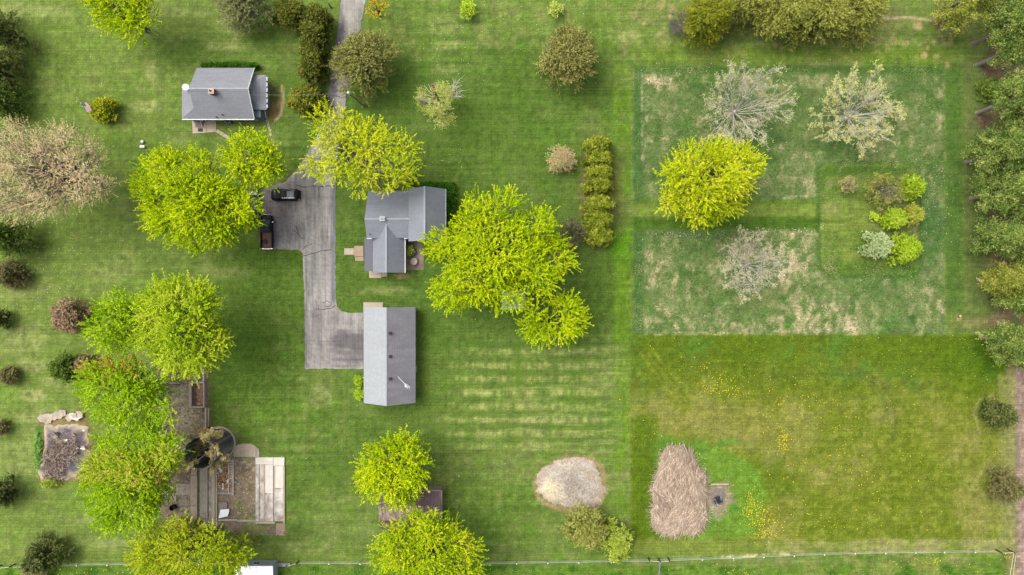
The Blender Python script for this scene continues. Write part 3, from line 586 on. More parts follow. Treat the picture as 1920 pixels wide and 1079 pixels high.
# --- garage
gr = root('garage', 'long gable-roofed garage with pale left slope and three roof vents', 'garage', (-20.1, -11.1, 0))
m = MB(); wall_gable(m, 'y', -24.05, -16.2, -3.45, -18.7, 2.9, 5.65, -20.12); m.build('wall', M['siding'], gr)
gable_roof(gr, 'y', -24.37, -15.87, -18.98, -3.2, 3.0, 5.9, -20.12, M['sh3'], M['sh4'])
for yy in (625.5, 669, 711):
    v = P(731.5, yy, 5.7); zz = 3+(v.x+15.87)/(-20.12+15.87)*3.0; MB().box(v.x-.22, v.y-.22, zz-.2, v.x+.22, v.y+.22, zz+.22).build('roof_vent', M['dark'], gr, bevel=.05)
for k in range(2): MB().box(-24.05, -7.2-k*5, .03, -24.12, -3.9-k*5-.3, 2.3).build('garage_door', M['white'], gr)
MB().box(-16.2, -14.2, .05, -16.13, -13.2, 2.1).build('door', M['white'], gr); window(gr, -16.2, -8, 1.6, 1, .9, 'e'); window(gr, -22.2, -3.45, 1.6, 1, .9, 'n'); MB().box(-19.2, -3.45, .05, -18.2, -3.38, 2.1).build('door', M['white'], gr)
gp = slab_px('garage_apron', [(681.5, 567), (718, 567.5), (718, 580), (681.5, 588)], .1, M['conc'], bevel=.02); tag(gp, 'tan concrete pad at the north end of the garage', None, kind='structure')
an = root('tv_antenna', 'thin white television antenna standing on the garage roof', 'antenna', P(763, 722, 4.2))
v = P(763, 722, 4.6); zb = 3+(v.x+15.87)/(-20.12+15.87)*3.0
ORG[an] = np.array((v.x, v.y, zb)); an.location = (v.x, v.y, zb)
MB().tube([(v.x, v.y, zb-.1), (v.x, v.y, zb+1.5)], .05, 6).build('mast', M['white'], an)
e = Vector((-1.35, 1.4, 0)); t = Vector((v.x, v.y, zb+1.45)); n = Vector((1.4, 1.35, 0)).normalized()
MB().tube([t+e, t-e*.22], .05, 6).build('boom', M['white'], an)
for k in range(5):
    o_ = t-e*(.22-.09*k); w = .32-.03*k; MB().tube([o_-n*w, o_+n*w], .035, 5).build('element', M['white'], an)
MB().tube([t-e*.22+n*.3, t-e*.33+n*.12, t-e*.36-n*.1], .04, 6).build('reflector', M['white'], an)
MB().tube([t+Vector((-.12, -.12, .05)), t+Vector((-.12, -.12, .12))], .13, 10).build('amplifier', M['tin_bright'], an)

# --- brown shed, bottom centre
sh = root('shed', 'old shed with rusted brown sheet metal roof between two trees', 'shed', (-16.9, -36.2, 0))
sx0, sx1 = P(711, 0, 3).x, P(827, 0, 3).x; yn_, yr_, ys2 = P(0, 921, 3).y, P(0, 950, 3.6).y, P(0, 977.5, 3).y
m = MB(); wall_gable(m, 'x', ys2+.25, yn_-.1, sx0+.15, sx1-.05, 2.75, 3.5, yr_); m.build('wall', M['wood'], sh)
for k in range(6): MB().box(sx1-.046, yn_-.3-k*.8, .1, sx1-.02, yn_-.3-k*.8-.7, 2.5).build('wall_board', M['roofless_edge'], sh)
npan = 19; pw_ = (sx1-sx0)/npan
for k in range(npan):
    x0, x1 = sx0+k*pw_, sx0+(k+1)*pw_-.03
    MB().slab([(x0, yr_, 3.6), (x1, yr_, 3.6), (x1, yn_, 3.0), (x0, yn_, 3.0)][::-1], .05).build('roof_panel', M['tin_brown'], sh)
    lift = .03*(k % 2); MB().slab([(x0, yr_, 3.62+lift), (x0, ys2+.06*((k*7) % 3), 3.0+lift), (x1, ys2+.06*((k*7) % 3), 3.0+lift), (x1, yr_, 3.62+lift)], .05).build('roof_panel', M['rust'], sh)
MB().box(sx1-.04, ys2, 2.9, sx1+.16, yn_+.05, 3.12).build('verge_board', M['roofless_edge'], sh); MB().box(sx0, yn_+.02, 2.9, sx1, yn_+.16, 3.08).build('fascia_board', M['roofless_edge'], sh)
MB().slab([(sx0, ys2-.05, 2.5), (sx0, ys2-1.6, 2.1), (sx1-1, ys2-1.6, 2.1), (sx1-1, ys2-.05, 2.5)], .06).build('lean_to_roof', M['tin_brown'], sh); MB().box(sx0+.1, ys2-1.5, 0, sx1-1.1, ys2+.24, 2.05).build('lean_to_wall', M['wood'], sh)
# --- little shed under the tree
ts = root('garden_shed', 'little white-roofed garden shed half hidden under the big central tree', 'shed', P(963, 562))
a, b2 = P(941, 580, 2.2), P(985, 545, 2.2); rx = (a.x+b2.x)/2
MB().box(a.x+.15, a.y+.15, 0, b2.x-.15, b2.y-.15, 2.05).build('wall', M['siding'], ts); gable_roof(ts, 'y', a.x, b2.x, a.y, b2.y, 2.15, 2.75, rx, M['tin_white'], M['tin_white'])
MB().box(rx-.4, a.y+.15, .05, rx+.4, a.y+.08, 1.9).build('door', M['white'], ts); MB().box(a.x, a.y-.05, 2.02, b2.x, a.y+.01, 2.2).build('fascia_board', M['white'], ts)
# --- white building at the bottom edge
wb = root('shed', 'bright white metal-roofed shed cut off by the bottom edge', 'shed', P(478, 1075))
a, b2 = P(441, 1112, 2.6), P(512, 1061, 2.6)
MB().box(a.x+.1, a.y, 0, b2.x-.1, b2.y-.1, 2.5).build('wall', M['siding'], wb); npan = 7; w = (b2.x-a.x)/npan
for k in range(npan): MB().slab([(a.x+k*w, a.y, 2.6), (a.x+(k+1)*w-.02, a.y, 2.6), (a.x+(k+1)*w-.02, b2.y, 2.75), (a.x+k*w, b2.y, 2.75)], .06).build('roof_panel', M['tin_bright'], wb)
MB().box(b2.x-.02, a.y, 2.4, b2.x+.1, b2.y+.02, 2.72).build('fascia_board', M['metal'], wb); window(wb, (a.x+b2.x)/2, b2.y-.1, 1.5, 1, .8, 'n')
tr = root('water_trough', 'grey concrete trough beside the white shed at the fence', 'trough', P(530, 1058)); a, b2 = P(515.5, 1061), P(545, 1055)
MB().box(a.x, a.y, 0, b2.x, b2.y, .45).build('basin', M['conc2'], tr, bevel=.03); MB().box(a.x+.1, a.y+.1, .45, b2.x-.1, b2.y-.1, .46).build('water', mat('still_water', (.12, .14, .17), .1, .1, 1, spec=.5), tr)

# ------------------------------------------------------------------ vehicles
M['black'] = mat('black_car_paint', (.003, .003, .004), .35, .1, 2, spec=.12); M['greycar'] = mat('grey_car_paint', (.09, .1, .115), .3, .05, 2, metal=.3); M['carglass'] = mat('car_glass', (.003, .004, .005), .2, .05, 2, spec=.15)
M['greenglass'] = mat('tinted_glass', (.004, .012, .012), .2, .1, 2, spec=.2); M['red'] = mat('red_lamp', (.25, .01, .01), .3, .05, 2); M['lamp'] = mat('clear_lamp', (.3, .3, .3), .2, .05, 2); M['chrome'] = mat('chrome', (.35, .35, .35), .2, .05, 2, metal=.9)
M['bedliner'] = mat('brown_bed_floor', alb((138, 104, 86)), .9, .15, 2); M['sky_reflection'] = mat('sky_reflection_grey', alb((140, 146, 154)), .3, .05, 2)
def loft(name, secs, mtl, parent, T, nseg=20, e=4.0):
    """secs: (x, zc, half width, half height): rounded sections along the length, lofted into one shell"""
    m = MB(); v = []; f = []; n = len(secs)
    for x, zc, hw, hh in secs:
        for k in range(nseg):
            a = 2*math.pi*k/nseg; ca, sa = math.cos(a), math.sin(a)
            v.append(T(x, hw*math.copysign(abs(ca)**(2/e), ca), zc+hh*math.copysign(abs(sa)**(2/e), sa)))
    for i in range(n-1):
        for k in range(nseg): f.append((i*nseg+k, i*nseg+(k+1) % nseg, (i+1)*nseg+(k+1) % nseg, (i+1)*nseg+k))
    f += [tuple(range(nseg-1, -1, -1)), tuple(range((n-1)*nseg, n*nseg))]
    return m.raw(v, f).build(name, mtl, parent, smooth=False)
def panel(name, q, mtl, parent, T): return MB().slab([T(*p) for p in q], .03).build(name, mtl, parent)
def wheels(parent, T, xs, hw):
    for x in xs:
        for s in (-1, 1):
            w = MB().tube([T(x, s*(hw-.22), .36), T(x, s*(hw+.02), .36)], .36, 16).build('wheel', M['dark'], parent); MB().tube([T(x, s*(hw+.02), .36), T(x, s*(hw+.035), .36)], .2, 12).build('rim', M['chrome'], w)
def car(label, cx, cy, ang, L=4.85, W=1.95, paint='black', pick=False, suv=True, roofm=None):
    o = root('pickup_truck' if pick else 'car', label, 'truck' if pick else 'car', (cx, cy, .035)); ca, sa = math.cos(ang), math.sin(ang)
    T = lambda x, y, z: (cx+x*ca-y*sa, cy+x*sa+y*ca, z+.035); h = L/2; w = W/2; p = M[paint]
    if not pick:
        loft('body', [(-h, .62, w*.80, .22), (-h+.15, .64, w*.93, .32), (-h+.6, .66, w*.99, .38), (0, .66, w, .40), (h-1.2, .66, w, .40), (h-.5, .62, w*.97, .36), (h-.15, .58, w*.88, .28), (h, .55, w*.72, .18)], p, o, T)
        c = loft('cabin', [(-h+.12, 1.1, w*.80, .1), (-h+.45, 1.28, w*.82, .32), (-h+.9, 1.33, w*.83, .36), (.4, 1.34, w*.83, .37), (.75, 1.28, w*.82, .32), (1.5, 1.04, w*.82, .06)], M['carglass'], o, T)
        loft('roof', [(-h+.30, 1.60, w*.70, .05), (-h+.55, 1.64, w*.74, .06), (-.4, 1.67, w*.74, .06), (.45, 1.65, w*.74, .06), (.62, 1.61, w*.70, .05)], M[roofm or paint], o, T)
        panel('sky_reflection', [(-h+.75, -w*.5, 1.735), (-.55, -w*.5, 1.735), (-.55, w*.5, 1.735), (-h+.75, w*.5, 1.735)], M['sky_reflection'], o, T)  # grey panel paints the sky's reflection onto the glossy roof
        for s in (-1, 1):
            MB().tube([T(-h+.5, s*w*.66, 1.72), T(-h+.7, s*w*.66, 1.78), T(.2, s*w*.66, 1.78), T(.4, s*w*.66, 1.72)], .025, 5).build('roof_rail', M['chrome'], o)
            for xx in (-.75, .25): MB().slab([T(xx-.05, s*w*.80, 1.62), T(xx+.05, s*w*.80, 1.62), T(xx+.05, s*w*.85, 1.62), T(xx-.05, s*w*.85, 1.62)] if s < 0 else [T(xx-.05, s*w*.85, 1.62), T(xx-.05, s*w*.80, 1.62), T(xx+.05, s*w*.80, 1.62), T(xx+.05, s*w*.85, 1.62)], .6).build('door_pillar', p, o)
            MB().box(*T(-h+.02, s*(w-.1), .82), *T(-h+.22, s*(w-.32), 1.08)).build('taillight', M['red'], o); MB().box(*T(h-.32, s*(w-.16), .6), *T(h-.1, s*(w-.5), .78)).build('headlight', M['lamp'], o)
            MB().box(*T(1.0, s*(w-.02), 1.0), *T(1.16, s*(w+.2), 1.16)).build('mirror', p, o)
        MB().box(*T(-h-.04, -w*.75, .35), *T(-h+.12, w*.75, .6)).build('bumper', M['dark'], o); wheels(o, T, (-h+1.0, h-.95), w)
        MB().box(*T(h-1.35, -w*.6, 1.045), *T(h-1.3, w*.6, 1.07)).build('wiper', M['dark'], o)
    else:
        loft('body', [(.15, .72, w*.97, .42), (.5, .74, w*.99, .42), (1.4, .76, w*.99, .42), (h-.7, .74, w*.97, .40), (h-.25, .7, w*.92, .36), (h, .64, w*.8, .26)], p, o, T)
        loft('cabin', [(.05, 1.35, w*.84, .38), (.3, 1.4, w*.86, .42), (1.05, 1.4, w*.86, .42), (1.3, 1.32, w*.85, .34), (1.95, 1.14, w*.82, .06)], M['greenglass'], o, T)
        loft('roof', [(.12, 1.78, w*.76, .05), (.35, 1.82, w*.8, .05), (.95, 1.82, w*.8, .05), (1.18, 1.78, w*.76, .05)], M['greenglass'], o, T)
        MB().box(*T(-h+.1, -w+.1, .45), *T(.12, w-.1, .62)).build('bed_floor', M['bedliner'], o)
        for s in (-1, 1):
            MB().box(*T(-h+.08, s*(w-.13), .4), *T(.14, s*w, 1.16)).build('bed_side', p, o); MB().box(*T(-h+.02, s*(w-.05), .75), *T(-h+.1, s*(w-.2), 1.1)).build('taillight', M['red'], o)
            MB().box(*T(h-.3, s*(w-.15), .68), *T(h-.04, s*(w-.5), .86)).build('headlight', M['lamp'], o); MB().box(*T(1.45, s*(w-.02), 1.1), *T(1.65, s*(w+.26), 1.3)).build('mirror', M['chrome'], o)
            MB().box(*T(.2, s*(w*.86), 1.0), *T(.26, s*(w*.8), 1.8)).build('door_pillar', p, o)
        MB().box(*T(-h+.0, -w+.02, .5), *T(-h+.09, w-.02, 1.14)).build('tailgate', p, o); MB().box(*T(-h-.14, -w*.9, .38), *T(-h+.0, w*.9, .58)).build('bumper', M['chrome'], o); MB().box(*T(h-.05, -w*.85, .4), *T(h+.12, w*.85, .62)).build('bumper', M['chrome'], o)
        MB().tube([T(-h+1.1, w*.3, .62), T(-h+1.1, w*.3, .86)], .40, 18).build('spare_tyre', M['dark'], o)
        MB().box(*T(-.15, -w+.14, .62), *T(.1, w-.14, 1.12)).build('toolbox', M['dark'], o); wheels(o, T, (-h+1.15, h-1.05), w)
    return o
c = P(534.5, 365.5, 1); car('black station wagon with red tail lights parked on the driveway', c.x, c.y, math.pi, 4.85, 1.98)
c = P(499.5, 434.5, 1); car('black pickup truck with an open brown load bed', c.x, c.y, math.pi/2, 5.6, 2.0, pick=True)
c = P(474, 383, 1); car('grey car mostly hidden under the tree beside the pickup truck', c.x, c.y, math.pi/2, 4.5, 1.85, paint='greycar', roofm='greycar')
# ------------------------------------------------------------------ shared generators for sticks and leaves
def unit(v): return v/np.maximum(np.linalg.norm(v, axis=-1, keepdims=True), 1e-9)
def sticks(p0, p1, r0, r1, sides=3):
    """tapered little prisms from p0 to p1"""
    p0 = np.asarray(p0, float); p1 = np.asarray(p1, float); n = len(p0)
    d = unit(p1-p0); ref = np.where(np.abs(d[:, 2:3]) < .9, np.array([[0.1, 0.2, 1.]]), np.array([[1., .1, 0]]))
    u = unit(np.cross(d, ref)); w = np.cross(d, u); V = np.zeros((n, 2*sides, 3))
    for k in range(sides):
        a = 2*math.pi*k/sides; o = u*math.cos(a)+w*math.sin(a)
        V[:, k] = p0+o*np.reshape(r0, (-1, 1)); V[:, sides+k] = p1+o*np.reshape(r1, (-1, 1))
    f = np.array([(k, (k+1) % sides, sides+(k+1) % sides, sides+k) for k in range(sides)])
    F = (np.arange(n)[:, None, None]*2*sides+f[None]).reshape(-1, 4); return V.reshape(-1, 3), F
def desat(pal, k=.22): p = np.array(pal, float); l = (p*np.array([.3, .55, .15])).sum(1, keepdims=True); return p*(1-k)+l*k
def pal_pick(pal, u):
    pal = alb(np.array(pal, float), GAIN*.52); k = len(pal)-1; u = np.clip(u, 0, 1)*k; i = np.minimum(u.astype(int), k-1); f = (u-i)[:, None]
    return pal[i]*(1-f)+pal[i+1]*f
def leaves(rng, base, d, ln, nl, ll, lw, u, pal, side=.8, jit=.45, flat=.6, tri=False):
    """sprays of diamond leaves along short twigs: base (n,3), direction d, length ln, u colour position"""
    n = len(base); t = (np.arange(nl)+rng.rand(n, nl))/nl
    pos = base[:, None]+d[:, None]*(ln[:, None]*t)[..., None]
    ref = unit(np.cross(d, rng.randn(n, 3)*.5+np.array([0, 0, 1.])))
    sg = np.where(np.arange(nl) % 2 == 0, 1., -1.)[None, :, None]
    ax = unit(d[:, None]*.55+ref[:, None]*sg*side+rng.randn(n, nl, 3)*jit)
    nr = unit(rng.randn(n, nl, 3)*(1-flat)+np.array([0, 0, flat])); w = unit(np.cross(ax, nr))
    L_ = (ll*(.7+.6*rng.rand(n, nl)))[..., None]; W_ = (lw*(.7+.6*rng.rand(n, nl)))[..., None]
    k_ = 3 if tri else 4
    Vv = np.stack([pos-w*W_*.62, pos+w*W_*.62, pos+ax*L_] if tri else [pos, pos+ax*L_*.5+w*W_*.5, pos+ax*L_, pos+ax*L_*.5-w*W_*.5], 2).reshape(-1, 3)
    F = np.arange(n*nl*k_).reshape(-1, k_)
    uu = np.clip(u[:, None]+rng.randn(n, nl)*.12, 0, 1).ravel(); C = np.repeat(pal_pick(pal, uu)*(.85+.3*rng.rand(n*nl, 1)), k_, 0)
    return Vv, F, C
def merge(parts):
    V = []; F = []; C = []; b = 0
    for v, f, c in parts: V.append(v); F.append(f+b); C.append(c); b += len(v)
    return np.concatenate(V), np.concatenate(F), np.concatenate(C)

# ------------------------------------------------------------------ ruined farmyard foundations
def px_box(mb_, x0, y0, x1, y1, z, z0=-.05, dx=0, dy=0):
    a = P(x0+dx, y1+dy); b = P(x1+dx, y0+dy); return mb_.box(a.x, a.y, z0, b.x, b.y, z)
f1 = root('foundation', 'row of long grey concrete floor strips left of the debris pit', 'foundation', P(383, 920))
for (x0, y0, x1, y1, z, mt) in [(358, 872, 370, 890.5, .22, 'conc'), (358, 891, 370.5, 947, .2, 'conc'), (358.5, 947.6, 370.5, 984, .21, 'conc'), (375, 858, 388, 962, .16, 'conc2'), (375.5, 962.5, 389, 984, .15, 'conc2'),
                                (388.6, 858, 390.6, 984, .34, 'conc'), (391.5, 862, 396.5, 980, .12, 'conc_stain'), (398, 856, 404.5, 984, .40, 'conc'), (405, 858, 408.4, 984, .30, 'conc2')]:
    px_box(MB(), x0, y0, x1, y1, z).build('concrete_slab', M[mt], f1, bevel=.03)
px_box(MB(), 331, 907, 357.5, 928, .1).build('concrete_slab', M['conc2'], f1, bevel=.03); px_box(MB(), 300, 925, 331, 940, .08).build('concrete_slab', M['conc2'], f1, bevel=.03)
f2 = root('debris_pit', 'slatted pit floor heaped with orange brown leaves and rubble', 'debris pit', P(423, 893))
px_box(MB(), 409.5, 859, 438, 926, .10).build('pit_floor', M['wood'], f2)
for k in range(8): px_box(MB(), 431.5, 863+k*4.6, 437.5, 865.6+k*4.6, .26).build('slat', M['conc'], f2)
for k in range(5): px_box(MB(), 408.8, 861+k*3.2, 416, 862.8+k*3.2, .26).build('slat', M['wood'], f2); px_box(MB(), 408.8, 909+k*3.4, 413, 911+k*3.4, .26).build('slat', M['wood'], f2)
px_box(MB(), 429.2, 859, 431.4, 926, .34).build('beam', M['conc'], f2); px_box(MB(), 437.6, 859, 439.6, 928, .36).build('beam', M['conc2'], f2); px_box(MB(), 409, 922, 438, 926.5, .3).build('beam', M['wood'], f2); px_box(MB(), 409, 857.5, 431, 860.5, .3).build('beam', M['wood'], f2)
r = rs(5); n = 900; q = np.stack([410+r.rand(n)*20, 865+r.rand(n)*50], 1); pos = np.array([tuple(P(a, b, .12+.15*r.rand())) for a, b in q])
dd = unit(r.randn(n, 3)*np.array([1, 1, .25])); Vv, F_, C_ = leaves(r, pos, dd, np.full(n, .15), 2, .32, .22, r.rand(n), [(106, 74, 56), (172, 112, 66), (140, 122, 98), (206, 186, 160), (120, 104, 70)]); np_mesh('leaf_litter', Vv, F_, M['needle'], f2, C_, kind='stuff')
for a in [(418, 905, 421, 917, .2), (413, 879, 419, 885, .2), (411, 868, 415, 880, .3), (425, 899, 429, 906, .2)]: px_box(MB(), *a[:4], .34, .08).build('broken_board', M['conc_w'], f2, bevel=.02)
f3 = root('concrete_slab', 'cracked white concrete slab with two long grooves', 'slab', P(508, 920))
for (x0, y0, x1, y1, z, mt) in [(480, 857.5, 513, 870.5, .26, 'conc_w'), (513.4, 857.5, 534, 873, .255, 'conc_w'), (480, 871, 486.5, 977, .2, 'conc_stain'), (487, 871, 494.5, 977, .10, 'conc_stain'), (495, 871, 497.2, 977, .22, 'conc'), (497.6, 871, 512.6, 925, .17, 'conc_w'), (497.6, 925.4, 512.6, 977, .17, 'conc_stain'),
                                (513, 873.5, 516.2, 977, .05, 'conc2'), (516.6, 873.5, 531.6, 915, .2, 'conc_w'), (516.6, 915.4, 531.6, 977, .2, 'conc_stain'), (532, 873.5, 534.8, 980, .3, 'conc'), (480.5, 977.4, 516.5, 981.4, .27, 'conc')]:
    px_box(MB(), x0, y0, x1, y1, z).build('slab_piece', M[mt], f3, bevel=.025)
M['paver'] = mat('tan_paver', alb((186, 160, 136)), .9, .2, 3)
bp = root('brick_path', 'short tan brick path off the white slab corner', 'path', P(526, 993)); r = rs(8)
for i in range(9):
    for k in range(7):
        x0 = 517.2+k*2.5+(1.2 if i % 2 else 0); y0 = 981.8+i*2.5
        if i > 5 and r.rand() < .35: continue
        if x0 < 534: px_box(MB(), x0, y0, min(x0+2.35, 535.4), y0+2.3, .06+.015*r.rand()).build('brick', M['paver'], bp)
kb = root('concrete_kerb', 'long low concrete kerb along the bottom of the bare yard', 'kerb', P(445, 976))
px_box(MB(), 409, 973, 445, 976.4, .24).build('kerb_stone', M['conc2'], kb, bevel=.02); px_box(MB(), 445.5, 974, 480, 977.6, .23).build('kerb_stone', M['conc2'], kb, bevel=.02)
ps = root('concrete_slab', 'irregular tan concrete slab above the bare yard', 'slab', P(461, 846))
slab_px('slab_piece', [(438.5, 857), (438.5, 839), (447, 834), (456, 832), (470, 832), (480, 837), (480, 857)], .12, M['conc'], ps, bevel=.03); slab_px('slab_piece', [(480.6, 838), (485, 842), (487, 850), (486, 857), (480.6, 857)], .1, M['conc2'], ps, bevel=.03)
pn = root('sheet_panel', 'bright white sheet lying on the bare yard', 'panel', P(421, 962)); slab_px('sheet', [(415.5, 954.5), (431.5, 953.5), (431, 960), (428.5, 967), (411.5, 970.5), (414, 960)], .42, M['tin_bright'], pn, z0=.36)
for q in ((416, 958), (427, 964)): px_box(MB(), q[0]-1.5, q[1]-1.5, q[0]+1.5, q[1]+1.5, .36, -.02).build('support_block', M['conc2'], pn)
pl = root('plank_crate', 'small grey plank crate beside the white sheet', 'crate', P(420, 947))
for k in range(4): px_box(MB(), 413+k*3.6, 941, 416.2+k*3.6, 953, .35).build('plank', M['wood'], pl)
bb = root('bucket', 'small blue plastic bucket on the bare yard', 'bucket', P(443, 903)); b = P(443, 903); MB().tube([(b.x, b.y, 0), (b.x, b.y, .35)], [.16, .22], 12).build('pail', mat('blue_plastic', alb((92, 140, 168)), .5, .1, 2), bb); MB().tube([(b.x-.2, b.y, .33), (b.x, b.y+.05, .5), (b.x+.2, b.y, .33)], .02, 5).build('handle', M['metal'], bb)
tl = root('planter_box', 'long rectangular concrete planter frame filled with soil and straw', 'planter', P(371, 739))
for a in [(357.2, 715.5, 362, 763.5), (383.2, 719, 386, 763.5), (362.4, 715.5, 386, 718.6), (362.4, 761, 382.8, 764)]: px_box(MB(), *a, .6).build('planter_wall', M['conc'], tl, bevel=.02)
px_box(MB(), 362.4, 719, 382.8, 760.6, .3).build('soil', mat('soil', alb((120, 100, 90)), .95, .3, 2, bump=.4), tl)
r = rs(9); n = 400; q = np.array([tuple(P(372+9*r.rand(), 724+34*r.rand(), .33+.1*r.rand())) for _ in range(n)]); dd = unit(r.randn(n, 3)*np.array([1, 1, .2])); Vv, F_, C_ = leaves(r, q, dd, np.full(n, .2), 2, .4, .12, r.rand(n), [(178, 140, 118), (214, 184, 156), (160, 120, 100)]); np_mesh('straw', Vv, F_, M['needle'], tl, C_, kind='stuff')
rw = root('retaining_wall', 'thin low concrete wall running beside the planter box', 'wall', P(388, 760))
for (x0, y0, x1, y1, z) in [(383, 681, 386.4, 714.5, .7), (386.6, 763.6, 389.6, 812, .6), (390.2, 765, 393, 800, .25)]: px_box(MB(), x0, y0, x1, y1, z).build('wall_section', M['conc'], rw, bevel=.02)
px_box(MB(), 305, 716.5, 338, 719, .5).build('wall_section', M['conc2'], rw, bevel=.02)
bx = root('metal_drum', 'dark open drum in the shadowed yard corner', 'drum', P(327, 950)); b = P(327, 950); MB().tube([(b.x, b.y, 0), (b.x, b.y, .9)], .45, 16, cap=False).build('shell', M['dark'], bx); MB().tube([(b.x, b.y, .02), (b.x, b.y, .3)], .42, 14).build('contents', M['dark'], bx)

# litter over the bare yard: chips, twigs and bits of board too small to tell apart
r = rs(31); n = 1500; q = np.stack([300+r.rand(n)*180, 700+r.rand(n)*290], 1); ok = in_poly(q[:, 0], q[:, 1], [(300, 700), (385, 690), (390, 800), (440, 860), (480, 862), (480, 972), (440, 972), (440, 930), (410, 930), (360, 860), (357, 985), (310, 985)]); q = q[ok]; n = len(q)
pos = np.array([tuple(P(a, b, .03)) for a, b in q]); dd = unit(r.randn(n, 3)*np.array([1, 1, .12])+np.array([0, 0, .1])); Vv, F_, C_ = leaves(r, pos, dd, np.full(n, .3), 3, .3, .12, r.rand(n), [(96, 80, 66), (150, 132, 112), (190, 172, 150), (110, 124, 56), (120, 142, 60)], flat=.8); Vv[:, 2] = np.clip(Vv[:, 2], .02, .2); o = np_mesh('yard_litter', Vv, F_, M['needle'], None, C_, kind='stuff'); o['label'] = 'scattered leaves, twigs and weeds over the bare yard'
# ------------------------------------------------------------------ silo, open at the top
M['stave'] = mat('dark_stave', alb((104, 102, 100)), .85, .55, 2.0, stretch=(1, 1, .12)); M['stave2'] = mat('pale_stave', alb((150, 148, 138)), .85, .4, 2.0, stretch=(1, 1, .12))
sil = root('silo', 'round roofless silo of dark weathered staves with tree growing inside', 'silo', P(411, 831)); cb = P(411, 831); R0 = 2.55; HS = 7.2
rr_ = rs(3)
for k in range(40):
    a0, a1 = 2*math.pi*k/40+.012, 2*math.pi*(k+1)/40-.012; hgt = HS-rr_.rand()*.25; v = []
    for z in (0, hgt):
        for a, rad in ((a0, R0), (a1, R0), (a1, R0-.12), (a0, R0-.12)): v.append((cb.x+rad*math.cos(a), cb.y+rad*math.sin(a), z))
    MB().raw(v, [(3, 2, 1, 0), (4, 5, 6, 7), (0, 1, 5, 4), (1, 2, 6, 5), (2, 3, 7, 6), (3, 0, 4, 7)]).build('stave', M['stave2' if rr_.rand() < .28 else 'stave'], sil)
for z in (.9, 2.6, 4.3, 6.0): MB().tube([(cb.x+(R0+.03)*math.cos(2*math.pi*k/40), cb.y+(R0+.03)*math.sin(2*math.pi*k/40), z) for k in range(41)], .011, 4, cap=False).build('hoop', M['metal'], sil)
v = []; f = []
for k in range(48):
    a = 2*math.pi*k/48
    for rad, z in ((R0+.02, -.05), (R0+.3, -.05), (R0+.3, .25), (R0+.02, .25)): v.append((cb.x+rad*math.cos(a), cb.y+rad*math.sin(a), z))
for k in range(48):
    for i in range(4): f.append((k*4+i, k*4+(i+1) % 4, ((k+1) % 48)*4+(i+1) % 4, ((k+1) % 48)*4+i))
MB().raw(v, f).build('footing', M['conc2'], sil)
b = P(408, 805, .3); MB().box(b.x-.3, b.y-.2, .25, b.x+.35, b.y+.2, .55).build('hatch', M['tin_bright'], sil)

# ------------------------------------------------------------------ piles
def mound(name, poly, hgt, colf, mtl, parent, rings=22, nang=72, seed=0, rough=.12, pw=1.6):
    poly = np.array(poly, float); cx, cy = poly.mean(0); k = len(poly); seg = np.linalg.norm(np.roll(poly, -1, 0)-poly, axis=1); cum = np.concatenate([[0], np.cumsum(seg)]); s = np.linspace(0, cum[-1], nang, endpoint=False)
    i = np.searchsorted(cum, s, side='right')-1; t = ((s-cum[i])/seg[i])[:, None]; bd = poly[i]*(1-t)+poly[(i+1) % k]*t
    rj = rs(seed+900); bd = bd+(bd-np.array([cx, cy]))*((fbm(bd[:, 0], bd[:, 1], 9, oct=3, seed=seed+5)-.5)*.22+rj.randn(nang)*.012)[:, None]
    V = []; 
    for j in range(rings+1):
        f_ = j/rings; V.append((np.array([cx, cy])*f_+bd*(1-f_)))
    V = np.array(V); px, py = V[..., 0].ravel(), V[..., 1].ravel(); f_ = np.repeat(np.arange(rings+1)/rings, nang)
    z = hgt*(1-(1-f_)**pw)+(fbm(px, py, 12, oct=4, seed=seed)-.5)*rough*2*np.minimum(1, f_*6)-.02*(f_ == 0)
    w = np.stack([(px-960)*S*(1-z/H), (539.5-py)*S*(1-z/H), z], 1); idx = np.arange((rings+1)*nang).reshape(rings+1, nang)
    F = np.stack([idx[:-1], np.roll(idx[:-1], -1, 1), np.roll(idx[1:], -1, 1), idx[1:]], -1).reshape(-1, 4)
    o = np_mesh(name, w, F, mtl, parent, alb(np.clip(colf(px, py, f_), 3, 250)), smooth=True); return px, py, w
def pa(c, k, m): return c*(1-m[..., None])+np.array(k, float)*m[..., None]
wc = root('wood_chip_pile', 'broad pale mound of wood chips on the lawn', 'chip pile', P(1070, 905))
WCP = [(1006, 890), (1020, 877), (1045, 864), (1070, 859), (1095, 859), (1112, 864), (1122, 878), (1127, 900), (1133, 920), (1131, 938), (1120, 950), (1095, 953), (1070, 951), (1048, 946), (1025, 941), (1010, 926), (1004, 908)]
def chip_col(x, y, f):
    c = np.zeros(x.shape+(3,))+np.array((206, 192, 174.)); c = pa(c, (236, 226, 206), sstep(.45, .7, fbm(x, y, 8, oct=3, seed=60))*.6); c = pa(c, (248, 234, 194), (1-sstep(.6, 1.3, np.hypot((x-1032)/26, (y-920)/20)+(fbm(x, y, 10, oct=3, seed=61)-.5)))*.9)
    c = pa(c, (226, 206, 168), (1-sstep(.6, 1.2, np.hypot((x-1103)/10, (y-890)/6)))*.6); return pa(c, (206, 178, 150), (1-sstep(.03, .18, f+(fbm(x, y, 14, oct=3, seed=62)-.5)*.2))*.7)
px, py, w = mound('mound', WCP, 1.1, chip_col, M['earth'], wc, 34, 110, 3, .16)
